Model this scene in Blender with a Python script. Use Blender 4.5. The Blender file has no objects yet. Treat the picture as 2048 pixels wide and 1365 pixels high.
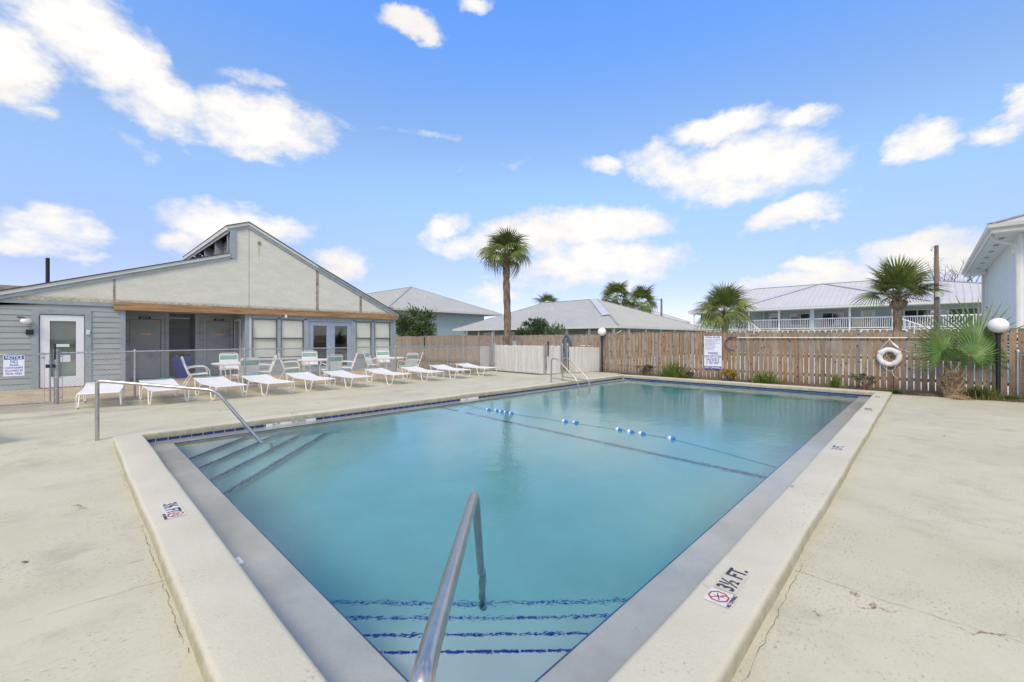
import bpy, math, random
from mathutils import Vector, Matrix
R = math.radians
rnd = random.Random(7)
S = bpy.context.scene
COL = S.collection

# ------------------------------------------------------------------ camera, sky, sun, exposure
YAW = R(44.03)                       # view direction, measured from +X (along the long pool side)
EYE = 1.55
cam = bpy.data.cameras.new('camera'); cam.lens = 15.01; cam.sensor_width = 36; cam.shift_y = -0.0027
cam.clip_start = 0.05; cam.clip_end = 3000
co = bpy.data.objects.new('camera', cam); COL.objects.link(co)
co.location = (0, 0, EYE); co.rotation_euler = (R(90), 0, YAW - R(90)); S.camera = co

S.view_settings.view_transform = 'Standard'; S.view_settings.look = 'None'
S.view_settings.gamma = 1; S.view_settings.use_curve_mapping = False
S.view_settings.exposure = 0.56
S.cycles.max_bounces = 10; S.cycles.transmission_bounces = 6; S.cycles.glossy_bounces = 4
S.cycles.transparent_max_bounces = 12; S.cycles.use_denoising = True
S.cycles.sample_clamp_indirect = 6; S.cycles.caustics_refractive = True

SUN_AZ, SUN_EL = R(-150), R(47)      # where the sun stands (azimuth from +X)
sun_dir = Vector((math.cos(SUN_AZ)*math.cos(SUN_EL), math.sin(SUN_AZ)*math.cos(SUN_EL), math.sin(SUN_EL)))
sl = bpy.data.lights.new('sun', 'SUN'); sl.energy = 1.75; sl.angle = R(24); sl.color = (1.0, 0.82, 0.57)
so = bpy.data.objects.new('sun', sl); COL.objects.link(so)
so.rotation_euler = sun_dir.to_track_quat('Z', 'Y').to_euler(); so.location = (0, 0, 30)

W = bpy.data.worlds.new('World'); S.world = W; W.use_nodes = True
wt = W.node_tree; wn = wt.nodes; wl = wt.links; wn.clear()

class NB:                             # terse node building
    def __init__(s, tree): s.t = tree
    def n(s, typ, ins=None, **kw):
        nd = s.t.nodes.new(typ)
        for k, v in kw.items(): setattr(nd, k, v)
        for k, v in (ins or {}).items():
            if isinstance(v, bpy.types.NodeSocket): s.t.links.new(v, nd.inputs[k])
            else: nd.inputs[k].default_value = v
        return nd
    def m(s, op, a, b=0.0, c=0.0, clamp=False):
        return s.n('ShaderNodeMath', {0: a, 1: b, 2: c}, operation=op, use_clamp=clamp).outputs[0]
    def ramp(s, f, a, b, interp='SMOOTHSTEP'):
        return s.n('ShaderNodeMapRange', {0: f, 1: a, 2: b, 3: 0.0, 4: 1.0}, interpolation_type=interp).outputs[0]
    def mix(s, f, a, b, blend='MIX'):
        nd = s.n('ShaderNodeMix', data_type='RGBA', blend_type=blend)
        for i, v in ((0, f), (6, a), (7, b)):
            if isinstance(v, bpy.types.NodeSocket): s.t.links.new(v, nd.inputs[i])
            else: nd.inputs[i].default_value = v if i == 0 or len(v) == 4 else (*v, 1)
        return nd.outputs[2]
    def noise(s, vec, scale, detail=4, rough=.55, dist=0):
        d = {'Scale': scale, 'Detail': detail, 'Roughness': rough, 'Distortion': dist}
        if vec is not None: d['Vector'] = vec
        return s.n('ShaderNodeTexNoise', d).outputs[0]
    def scale(s, vec, sc, loc=(0, 0, 0), rot=(0, 0, 0)):
        return s.n('ShaderNodeMapping', {0: vec, 1: loc, 2: rot, 3: sc}).outputs[0]

def sky_world():
    b = NB(wt)
    sky = b.n('ShaderNodeTexSky', sky_type='NISHITA', sun_disc=False, sun_elevation=SUN_EL,
              sun_rotation=math.atan2(sun_dir.x, sun_dir.y), air_density=1.0, dust_density=0.4, ozone_density=2.5)
    tc = b.n('ShaderNodeTexCoord').outputs['Generated']
    sp = b.n('ShaderNodeSeparateXYZ', {0: tc})
    x, y, z = sp.outputs
    # azimuth relative to the view's heading (+ to the right), elevation
    fx = b.m('ADD', b.m('MULTIPLY', x, math.cos(YAW)), b.m('MULTIPLY', y, math.sin(YAW)))
    rx = b.m('SUBTRACT', b.m('MULTIPLY', x, math.sin(YAW)), b.m('MULTIPLY', y, math.cos(YAW)))
    az = b.m('ARCTAN2', rx, fx); el = b.m('ARCSINE', z)
    # ragged edges: displace the lookup by noise in direction space
    v = b.scale(tc, (1, 1, 1.6))
    n1 = b.n('ShaderNodeTexNoise', {'Vector': v, 'Scale': 7.0, 'Detail': 6.0, 'Roughness': .62})
    ns = b.n('ShaderNodeSeparateColor', {0: n1.outputs[1]})
    fine = b.noise(v, 16, 7, .6)
    azd = b.m('ADD', az, b.m('MULTIPLY', b.m('SUBTRACT', ns.outputs[0], .5), .15))
    eld = b.m('ADD', el, b.m('MULTIPLY', b.m('SUBTRACT', ns.outputs[1], .5), .11))
    blobs = [(45,135,100,100,0,1),(160,55,128,84,10,1),(245,118,128,84,35,1),(320,190,124,64,25,.95),(285,225,70,34,20,.7),(310,85,42,28,50,.45),
             (400,215,45,22,10,.55),(510,168,52,20,0,.5),(540,258,135,62,0,1),(375,255,52,20,5,.7),(105,237,42,15,0,.55),(265,292,40,12,20,.22),(395,312,35,12,30,.2),
             (828,38,62,30,0,1),(948,10,34,16,0,.7),(820,264,150,7,0,.16),(1048,336,26,12,0,.2),(918,350,14,7,0,.2),
             (1440,258,110,34,0,1),(1605,236,72,27,0,.8),(1500,335,175,66,0,1),(1340,335,88,40,15,.85),(1210,332,60,19,5,.7),
             (1605,420,110,28,-8,.95),(1495,458,26,8,-10,.35),(1873,285,74,42,0,.95),(2045,205,45,38,0,.8),(2020,255,66,32,0,.9),
             (1190,460,150,46,0,1),(1060,468,125,42,0,1),(885,452,52,26,-28,.9),(950,490,110,24,0,.55),(1190,525,175,40,0,.95),(1180,560,170,24,0,.6),(1000,590,85,17,0,.6),(1040,560,80,20,0,.5),
             (470,448,150,50,0,1),(370,495,70,30,0,.7),(690,533,60,30,0,.85),(100,462,110,44,0,.75),(60,492,110,24,0,.6),(160,520,60,13,0,.45),
             (1650,522,66,24,0,.9),(1590,560,160,26,-8,.75),(1840,500,125,34,0,.95),(1800,540,170,34,0,.8),(1950,510,90,45,0,.7)]
    acc = None
    for (px, py, sx, sy, rot, w) in blobs:
        a0 = math.atan((px - 1024) / 854); ca = math.cos(a0); e0 = math.atan((677 - py) / 854 * ca)
        kx = sx / 854 * ca * ca; ky = sy / 854 * ca * math.cos(e0) ** 2
        c, s_ = math.cos(R(rot)), math.sin(R(rot))
        dx = b.m('SUBTRACT', azd, a0); dy = b.m('SUBTRACT', e0, eld)          # dy positive downward like the rotation
        u = b.m('MULTIPLY_ADD', dx, c / kx, b.m('MULTIPLY', dy, s_ / kx))
        q = b.m('MULTIPLY_ADD', dx, -s_ / ky, b.m('MULTIPLY', dy, c / ky))
        d2 = b.m('MULTIPLY_ADD', u, u, b.m('MULTIPLY', q, q))
        f = b.m('MULTIPLY', b.m('SUBTRACT', 1.4, d2), w)
        acc = f if acc is None else b.m('SMOOTH_MAX', acc, f, .25)
    # broken cloud goes on out of view, its cover raised to whiten the light
    wide = b.noise(b.scale(tc, (1, 1, 2.2), (3.1, 1.7, .4)), 2.6, 7, .58)
    side = b.ramp(b.m('ABSOLUTE', az), .95, 1.15); up = b.ramp(el, .66, .8)
    outside = b.m('MAXIMUM', side, up)
    gen = b.m('SUBTRACT', b.m('MULTIPLY', b.m('SUBTRACT', wide, .44), 9.0), b.m('MULTIPLY', b.m('SUBTRACT', 1.0, outside), 9.0))
    dens = b.m('MAXIMUM', acc, gen)
    dens = b.m('ADD', dens, b.m('MULTIPLY', b.m('SUBTRACT', fine, .5), 2.1))
    mask = b.ramp(dens, -.05, 1.2)
    veil = b.m('MULTIPLY', b.ramp(b.m('SUBTRACT', .55, el), .1, .6), .10)
    mask = b.m('MAXIMUM', mask, veil)
    # photograph-like blue: Nishita with its own gradient, a little purer
    tint = b.mix(b.ramp(el, .08, .38), (0.95, 0.86, 1.12), (1.60, 1.62, 1.64))
    tint = b.mix(b.ramp(el, .38, .68), tint, (1.22, 1.80, 2.50))
    blue = b.mix(1.0, sky.outputs[0], tint, 'MULTIPLY')
    shade = b.noise(v, 3.0, 4, .5)
    lit = b.m('MULTIPLY_ADD', b.ramp(dens, .3, 2.0), 1.1, 6.45)
    lit = b.m('SUBTRACT', lit, b.m('MULTIPLY', b.ramp(shade, .42, .7), .75))
    cc = b.n('ShaderNodeCombineColor', {0: b.m('MULTIPLY', lit, 1.0), 1: b.m('MULTIPLY', lit, .975), 2: b.m('MULTIPLY', lit, .945)}).outputs[0]
    colr = b.mix(mask, blue, cc)
    bg = b.n('ShaderNodeBackground', {0: colr, 1: 0.10})
    out = b.n('ShaderNodeOutputWorld', {0: bg.outputs[0]})
sky_world()

# ------------------------------------------------------------------ materials
def lin(r, g, b):
    f = lambda c: (c/255/12.92 if c/255 <= .04045 else ((c/255+.055)/1.055)**2.4)
    return (f(r), f(g), f(b))
def matl(name):
    m = bpy.data.materials.new(name); m.use_nodes = True
    b = NB(m.node_tree); p = m.node_tree.nodes['Principled BSDF']
    return m, b, p
def setp(b, p, **kw):
    names = {'col': 'Base Color', 'rough': 'Roughness', 'metal': 'Metallic', 'n': 'Normal', 'spec': 'Specular IOR Level',
             'coat': 'Coat Weight', 'trans': 'Transmission Weight', 'ior': 'IOR', 'alpha': 'Alpha', 'crough': 'Coat Roughness'}
    for k, v in kw.items():
        i = p.inputs[names[k]]
        if isinstance(v, bpy.types.NodeSocket): b.t.links.new(v, i)
        else: i.default_value = (*v, 1) if k == 'col' else v
def bump(b, h, strength=.3, dist=.01):
    return b.n('ShaderNodeBump', {'Height': h, 'Strength': strength, 'Distance': dist}).outputs[0]
def simple(name, col, rough=.6, metal=0., var=.12, nscale=6, bmp=.1, spec=.4, dirt=None, dirt_amt=.5, rand=0., stretch=(1,1,1)):
    m, b, p = matl(name)
    tc = b.n('ShaderNodeTexCoord').outputs['Object']
    v = b.scale(tc, stretch)
    n = b.noise(v, nscale, 5, .6)
    lo = tuple(c*(1-var) for c in col); hi = tuple(min(1, c*(1+var)) for c in col)
    c = b.mix(b.ramp(n, .3, .7), lo, hi)
    if dirt:
        n2 = b.noise(b.scale(tc, stretch, (5, 3, 1)), nscale*.45, 8, .7)
        c = b.mix(b.m('MULTIPLY', b.ramp(n2, .52, .72), dirt_amt), c, dirt)
    if rand:
        oi = b.n('ShaderNodeObjectInfo').outputs['Random']
        c = b.mix(1.0, c, b.n('ShaderNodeCombineColor', {0: b.m('MULTIPLY_ADD', oi, rand, 1-rand/2), 1: b.m('MULTIPLY_ADD', oi, rand, 1-rand/2), 2: b.m('MULTIPLY_ADD', oi, rand, 1-rand/2)}).outputs[0], 'MULTIPLY')
    setp(b, p, col=c, rough=rough, metal=metal, spec=spec)
    if bmp: setp(b, p, n=bump(b, b.noise(v, nscale*6, 4, .6), bmp, .004))
    return m

M = {}
M['white_metal'] = simple('white_painted_metal', (.84, .82, .78), .35, var=.04, dirt=(.5, .47, .40), dirt_amt=.35, nscale=9)
M['strap_white'] = simple('white_vinyl_strap', (.90, .885, .86), .4, var=.03, nscale=8, dirt=(.66, .64, .6), dirt_amt=.4)
M['strap_green'] = simple('green_vinyl_strap', (.22, .42, .34), .4, var=.12, nscale=5)
M['steel'] = simple('brushed_stainless', (.50, .48, .455), .30, 1.0, var=.08, nscale=20, bmp=.05, dirt=(.36, .30, .20), dirt_amt=.35)
M['galv'] = simple('galvanised_steel', (.42, .44, .46), .42, .85, var=.15, nscale=14, bmp=.1, dirt=(.35, .30, .24), dirt_amt=.4)
M['wire'] = simple('galvanised_wire', (.50, .51, .50), .5, .3, var=.1)
M['slat_wire'] = simple('shadow_grey_wire', (.42, .42, .40), .6, var=.2)  # grey put into the wire colour for the white mesh's shadow lines
M['white_slat'] = simple('white_plastic_slat', (.80, .785, .74), .5, var=.16, nscale=1.6, dirt=(.52, .50, .44), dirt_amt=.5, stretch=(9, 9, .5))
M['bluegrey'] = simple('blue_grey_trim_paint', lin(150, 160, 164), .6, var=.09, nscale=5, bmp=.25, dirt=lin(120, 124, 126), dirt_amt=.6, rand=.08, stretch=(1, 1, .5))
M['siding'] = simple('blue_grey_siding_paint', lin(158, 166, 164), .65, var=.07, nscale=4, bmp=.3, dirt=lin(130, 138, 140), dirt_amt=.5, rand=.10, stretch=(.4, 1, 3))
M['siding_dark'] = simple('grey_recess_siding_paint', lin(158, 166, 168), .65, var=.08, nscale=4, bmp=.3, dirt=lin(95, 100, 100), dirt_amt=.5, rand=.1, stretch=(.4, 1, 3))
M['door_grey'] = simple('grey_door_paint', lin(154, 160, 160), .5, var=.06, nscale=2, bmp=.05, dirt=lin(98, 98, 94), dirt_amt=.6)
M['door_blue'] = simple('blue_grey_door_paint', lin(152, 166, 186), .5, var=.05, nscale=3, bmp=.08, dirt=lin(128, 136, 148), dirt_amt=.4)
M['white_paint'] = simple('white_gloss_paint', lin(226, 228, 230), .45, var=.03, nscale=4, bmp=.05, dirt=lin(190, 190, 186), dirt_amt=.3)
M['dark_frame'] = simple('dark_window_frame', lin(96, 104, 112), .5, var=.08)
M['black_plastic'] = simple('black_plastic', (.02, .02, .022), .4, var=.2)
M['black_metal'] = simple('black_post_paint', (.018, .022, .03), .4, var=.3, nscale=5)
M['roof_edge'] = simple('dark_shingle', (.075, .07, .066), .9, var=.25, nscale=30, bmp=.5)
M['blind'] = simple('cream_blind', lin(232, 232, 216), .6, var=.03, nscale=3)
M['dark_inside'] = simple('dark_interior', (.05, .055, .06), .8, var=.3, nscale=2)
M['barrel'] = simple('blue_plastic_barrel', (.008, .045, .36), .6, var=.15, spec=.2, nscale=4, dirt=(.03, .08, .3))
M['concrete'] = simple('tan_patio_concrete', lin(186, 168, 138), .85, var=.12, nscale=2.2, bmp=.4, dirt=lin(138, 120, 96), dirt_amt=.7)
M['far_concrete'] = simple('pale_parking_concrete', (.62, .60, .56), .9, var=.08, nscale=.4, bmp=.2)
M['mulch'] = simple('brown_mulch_soil', (.13, .095, .062), .95, var=.5, nscale=16, bmp=1.0, dirt=(.33, .27, .18), dirt_amt=.6)
M['house_blue'] = simple('pale_blue_stucco', lin(208, 218, 214), .85, var=.05, nscale=3, bmp=.6, dirt=lin(192, 206, 206), dirt_amt=.5)
M['house_blue_far'] = simple('pale_blue_house_paint', lin(178, 196, 196), .8, var=.05, nscale=.8, bmp=.1)
M['house_green'] = simple('grey_green_house_paint', lin(140, 158, 152), .8, var=.06, nscale=.8, bmp=.1)
M['roof_metal'] = simple('silver_metal_roof', lin(192, 190, 178), .42, .25, var=.05, nscale=.35, bmp=.0, dirt=lin(172, 170, 160), dirt_amt=.45)
M['roof_metal_light'] = simple('light_silver_metal_roof', lin(212, 210, 204), .4, .25, var=.04, nscale=.35, bmp=.0, dirt=lin(194, 194, 190), dirt_amt=.4)
M['roof_rib'] = simple('roof_seam_metal', lin(204, 202, 192), .45, .3, var=.05)
M['rib_dark'] = simple('roof_cap_metal', lin(158, 160, 164), .5, .3, var=.1)
M['fascia'] = simple('off_white_fascia', lin(206, 208, 200), .55, var=.05, nscale=2)
M['soffit'] = simple('pale_soffit_board', lin(205, 214, 208), .7, var=.04, nscale=2)
M['vent'] = simple('grey_soffit_vent', lin(140, 142, 138), .6, var=.1)
M['frond'] = simple('palm_leaf_green', (.135, .18, .042), .5, var=.35, nscale=1.3, bmp=.0, dirt=(.24, .24, .075), dirt_amt=.8, rand=.6)
M['frond_near'] = simple('young_palm_leaf_green', (.085, .155, .035), .42, var=.35, nscale=1.8, bmp=.0, dirt=(.14, .19, .05), dirt_amt=.6, rand=.4)
M['frond_dead'] = simple('dead_palm_leaf', (.25, .18, .10), .8, var=.3, nscale=3)
M['boot'] = simple('palm_leaf_base', (.24, .175, .105), .85, var=.4, nscale=8, bmp=.5, rand=.5, dirt=(.09, .06, .04))
M['trunk'] = simple('palm_trunk_bark', (.19, .145, .10), .9, var=.45, nscale=9, bmp=1.0, dirt=(.06, .042, .03), dirt_amt=.9, stretch=(1, 1, .35))
M['leaf'] = simple('shrub_leaf', (.075, .125, .04), .55, var=.4, nscale=3, bmp=0, dirt=(.16, .20, .06), dirt_amt=.7)
M['leaf_light'] = simple('grass_clump_green', (.14, .20, .035), .55, var=.35, nscale=4, bmp=0, dirt=(.26, .23, .08), dirt_amt=.8)
M['leaf_yellow'] = simple('croton_leaf', (.30, .20, .02), .5, var=.5, nscale=14, bmp=0, dirt=(.06, .09, .02), dirt_amt=.9)
M['leaf_brown'] = simple('dry_shrub_leaf', (.10, .07, .045), .8, var=.4, nscale=6, bmp=0, dirt=(.20, .11, .05))
M['stem'] = simple('shrub_stem', (.16, .13, .10), .9, var=.3)
M['bark_grey'] = simple('bare_tree_bark', (.20, .17, .145), .9, var=.25)
M['red'] = simple('red_flower', (.50, .03, .02), .5, var=.3)
M['hose'] = simple('blue_hose_rubber', (.045, .14, .23), .4, var=.25, nscale=5)
M['ring'] = simple('white_foam_ring', (.78, .79, .78), .5, var=.04, nscale=5, bmp=.1, dirt=(.6, .6, .56), dirt_amt=.4)
M['rope'] = simple('white_rope', (.74, .72, .76), .7, var=.08)
M['float_white'] = simple('white_float', (.82, .84, .86), .35, var=.03)
M['float_blue'] = simple('blue_float', (.02, .16, .52), .35, var=.1)
M['tile_blue'] = simple('blue_glazed_tile', (.018, .04, .155), .15, var=.35, nscale=5, bmp=.05, rand=.4)
M['tile_nose'] = simple('navy_nosing_tile', (.012, .04, .34), .5, var=.3, nscale=5, spec=.2)
M['tile_edge'] = simple('worn_blue_edge_tile', (.035, .075, .17), .3, var=.3, nscale=5)
M['tile_white'] = simple('white_glazed_tile', (.74, .76, .74), .2, var=.05)
M['ink_black'] = simple('black_print', (.04, .042, .05), .6, var=.1)
M['ink_red'] = simple('red_print', (.45, .03, .03), .6, var=.1)
M['ink_blue'] = simple('blue_print', (.02, .075, .42), .5, var=.1)
M['ink_navy'] = simple('navy_print', (.03, .04, .30), .5, var=.1)
M['sign_white'] = simple('white_sign_board', (.80, .81, .84), .4, var=.03, nscale=3)
M['sticker'] = simple('white_sticker', (.64, .63, .62), .4, var=.05, nscale=8, dirt=(.62, .58, .50), dirt_amt=.6)
M['sticker_tan'] = simple('aged_sticker', (.54, .51, .42), .5, var=.08, nscale=8)
M['brass'] = simple('plate_copper', (.70, .42, .28), .4, .5, var=.1)
M['rust_slat'] = simple('rusty_brown_slat', (.24, .13, .07), .8, var=.4, nscale=7, bmp=.3, rand=.5, dirt=(.36, .32, .27))
M['tarnished'] = simple('tarnished_steel', (.46, .38, .27), .4, .6, var=.15, nscale=10)
M['paper'] = simple('paper', (.72, .75, .74), .7, var=.03)
M['pole_wood'] = simple('utility_pole_wood', (.22, .165, .11), .9, var=.25, nscale=3, stretch=(4, 4, .4))
M['dirt_line'] = simple('crack_dirt', (.17, .15, .11), .95, var=.4, nscale=20)
M['chair_pink'] = simple('pink_chair_paint', (.62, .22, .22), .6)
M['chair_yellow'] = simple('yellow_chair_paint', (.62, .55, .08), .6)
M['chair_green'] = simple('green_chair_paint', (.16, .45, .14), .6)
M['green_paint'] = simple('dark_green_paint', (.03, .12, .08), .6, var=.3)
M['globe'] = simple('white_globe_plastic', (.84, .84, .83), .3, var=.03, nscale=3, dirt=(.66, .66, .62), dirt_amt=.3)

def glass_mat(name, tint, amount):
    m, b, p = matl(name); m.node_tree.nodes.remove(p)
    out = m.node_tree.nodes['Material Output']
    t = b.n('ShaderNodeBsdfTransparent', {0: (*tint, 1)}); g = b.n('ShaderNodeBsdfGlossy', {0: (1, 1, 1, 1), 'Roughness': .03})
    f = b.m('ADD', b.m('MULTIPLY_ADD', b.m('POWER', b.n('ShaderNodeLayerWeight', {0: .5}).outputs[1], 5), .9, .05), amount)
    mx = b.n('ShaderNodeMixShader', {0: f, 1: t.outputs[0], 2: g.outputs[0]})
    b.t.links.new(mx.outputs[0], out.inputs[0]); return m
M['glass'] = glass_mat('window_glass', (.97, .98, .97), .0)
M['glass_mid'] = glass_mat('door_glass', (.66, .74, .70), .05)
M['glass_dark'] = glass_mat('dark_window_glass', (.30, .34, .34), .10)

def deck_mat():
    m, b, p = matl('cream_deck_coating')
    tc = b.n('ShaderNodeTexCoord').outputs['Object']
    sep = b.n('ShaderNodeSeparateXYZ', {0: tc}); X, Y, Zc = sep.outputs
    big = b.noise(tc, .55, 5, .6); mid = b.noise(tc, 2.4, 6, .65)
    c = b.mix(b.ramp(big, .3, .7), (.52, .49, .345), (.595, .562, .41))
    c = b.mix(b.m('MULTIPLY', b.ramp(mid, .45, .75), .5), c, (.44, .405, .285))
    # fine brownish pitting in drifts
    pit = b.noise(b.scale(tc, (1, 1.6, 1)), 34, 5, .65); drift = b.ramp(b.noise(tc, 1.6, 6, .7), .38, .64)
    c = b.mix(b.m('MULTIPLY', b.m('MULTIPLY', b.ramp(pit, .54, .66), drift), .7), c, (.22, .195, .125))
    pit2 = b.noise(b.scale(tc, (1, 1.5, 1), (4, 2, 0)), 26, 4, .7)
    c = b.mix(b.m('MULTIPLY', b.ramp(pit2, .63, .74), .65), c, (.24, .21, .14))
    # mildew drifts
    mil = b.m('MULTIPLY', b.ramp(b.noise(b.scale(tc, (1, 1, 1), (7, 7, 0)), 1.1, 7, .72), .52, .70), .55)
    c = b.mix(mil, c, (.35, .33, .235))
    # rust marks where iron bled through
    rust = None
    warp = b.n('ShaderNodeTexNoise', {'Vector': tc, 'Scale': 9.0, 'Detail': 5.0}).outputs[1]
    wv = b.n('ShaderNodeVectorMath', {0: warp, 1: (.5, .5, .5)}, operation='SUBTRACT').outputs[0]
    wv = b.n('ShaderNodeVectorMath', {0: wv, 'Scale': .22}, operation='SCALE').outputs[0]
    tw = b.n('ShaderNodeVectorMath', {0: tc, 1: wv}, operation='ADD').outputs[0]
    s2 = b.n('ShaderNodeSeparateXYZ', {0: tw})
    for (x, y, rx, ry, ang) in ((3.28, .33, .022, .012, 0), (3.22, .20, .08, .013, -58), (2.91, .41, .02, .011, 0), (3.36, -.24, .10, .013, -60), (.05, 5.59, .025, .08, 20), (.35, 3.95, .03, .02, 0), (4.6, -.9, .06, .03, 30)):
        cs, sn = math.cos(R(ang)), math.sin(R(ang))
        dx = b.m('SUBTRACT', s2.outputs[0], x); dy = b.m('SUBTRACT', s2.outputs[1], y)
        u = b.m('MULTIPLY_ADD', dx, cs/rx, b.m('MULTIPLY', dy, sn/rx)); q = b.m('MULTIPLY_ADD', dx, -sn/ry, b.m('MULTIPLY', dy, cs/ry))
        f = b.m('MULTIPLY', b.ramp(b.m('MULTIPLY_ADD', u, u, b.m('MULTIPLY', q, q)), 2.4, .2), b.ramp(pit, .36, .56))
        rust = f if rust is None else b.m('MAXIMUM', rust, f)
    rcol = b.mix(b.ramp(pit, .42, .6), (.42, .225, .07), (.15, .08, .04))
    c = b.mix(b.m('MULTIPLY', rust, .8), c, rcol)
    # standing damp along the lounger row
    wetn = b.noise(b.scale(tc, (.35, 1, 1)), 1.5, 5, .6)
    band = b.m('MULTIPLY', b.ramp(Y, 12.0, 12.6), b.ramp(X, 6.5, 2.0))
    wet = b.m('MULTIPLY', band, b.ramp(wetn, .42, .56))
    c = b.mix(b.m('MULTIPLY', wet, .6), c, (.36, .33, .25))
    fr = b.m('MULTIPLY_ADD', mid, .15, .55)
    rough = b.m('MULTIPLY_ADD', wet, -.38, fr)
    h = b.m('ADD', b.m('MULTIPLY', b.noise(b.scale(tc, (1, 1.5, 1)), 45, 5, .65), .6), b.m('MULTIPLY', b.noise(tc, 5, 3, .5), .8))
    setp(b, p, col=c, rough=rough, spec=.35, n=bump(b, h, .55, .006)); return m
M['deck'] = deck_mat()

def coping_mat():
    m, b, p = matl('cream_coping_coating')
    tc = b.n('ShaderNodeTexCoord').outputs['Object']
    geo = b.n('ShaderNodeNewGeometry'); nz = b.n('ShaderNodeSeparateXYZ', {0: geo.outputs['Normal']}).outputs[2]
    big = b.noise(tc, 1.2, 5, .6)
    c = b.mix(b.ramp(big, .3, .7), (.555, .522, .395), (.615, .583, .455))
    pit = b.noise(b.scale(tc, (1, 1.3, 1)), 42, 5, .65); drift = b.ramp(b.noise(tc, 2.2, 5, .65), .45, .65)
    c = b.mix(b.m('MULTIPLY', b.m('MULTIPLY', b.ramp(pit, .56, .68), drift), .8), c, (.24, .22, .15))
    # upright faces keep the mildew the feet and the broom never reach
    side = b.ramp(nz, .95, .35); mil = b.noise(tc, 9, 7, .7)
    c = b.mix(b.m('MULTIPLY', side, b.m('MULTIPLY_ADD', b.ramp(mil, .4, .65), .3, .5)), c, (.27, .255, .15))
    h = b.m('ADD', b.noise(tc, 60, 5, .65), b.m('MULTIPLY', b.noise(tc, 4, 3, .5), 1.2))
    setp(b, p, col=c, rough=.62, spec=.35, n=bump(b, h, .6, .006)); return m
M['coping'] = coping_mat()

def ledge_mat():
    m, b, p = matl('wet_grey_plaster')
    tc = b.n('ShaderNodeTexCoord').outputs['Object']
    c = b.mix(b.ramp(b.noise(tc, 1.6, 7, .68), .3, .7), (.29, .295, .25), (.38, .39, .335))
    c = b.mix(b.m('MULTIPLY', b.ramp(b.noise(tc, 90, 3, .6), .5, .7), .35), c, (.24, .28, .30))
    setp(b, p, col=c, rough=.30, spec=.5, coat=.45, crough=.08, n=bump(b, b.noise(tc, 24, 4, .6), .12, .002))
    p.inputs['Coat Normal'].default_value = (0, 0, 0)
    return m
M['ledge'] = ledge_mat()
M['plaster'] = simple('pool_plaster', (.63, .70, .69), .8, var=.05, nscale=1.2, bmp=.1, dirt=(.50, .57, .56), dirt_amt=.5)

def water_mat():
    m, b, p = matl('pool_water'); m.node_tree.nodes.remove(p)
    out = m.node_tree.nodes['Material Output']
    tc = b.n('ShaderNodeTexCoord').outputs['Object']
    sx = b.n('ShaderNodeSeparateXYZ', {0: tc}).outputs
    r1 = b.noise(b.scale(tc, (1, 1, 1), rot=(0, 0, .6)), 1.6, 2, .5); r2 = b.noise(tc, 5.5, 3, .55, .6); r3 = b.noise(tc, 22, 3, .55)
    breeze = b.m('MULTIPLY_ADD', b.ramp(b.m('ADD', sx[0], sx[1]), 9, 19), -.36, .66)
    h = b.m('ADD', b.m('MULTIPLY', r1, .5), b.m('ADD', b.m('MULTIPLY', r2, .42), b.m('MULTIPLY', r3, .24)))
    nrm = bump(b, b.m('MULTIPLY', h, breeze), .5, .026)
    g = b.n('ShaderNodeBsdfRefraction', {0: (1, 1, 1, 1), 'Roughness': 0.0, 'IOR': 1.333, 'Normal': nrm})
    gl = b.n('ShaderNodeBsdfGlossy', {0: (1, 1, 1, 1), 'Roughness': 0.015, 'Normal': nrm})
    fr = b.n('ShaderNodeFresnel', {'IOR': 1.333, 'Normal': nrm}).outputs[0]
    mx = b.n('ShaderNodeMixShader', {0: fr, 1: g.outputs[0], 2: gl.outputs[0]})
    b.t.links.new(mx.outputs[0], out.inputs[0])
    va = b.n('ShaderNodeVolumeAbsorption', {0: (.10, .80, .84, 1), 1: .42})
    b.t.links.new(va.outputs[0], out.inputs[1]); return m
M['water'] = water_mat()

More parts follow.
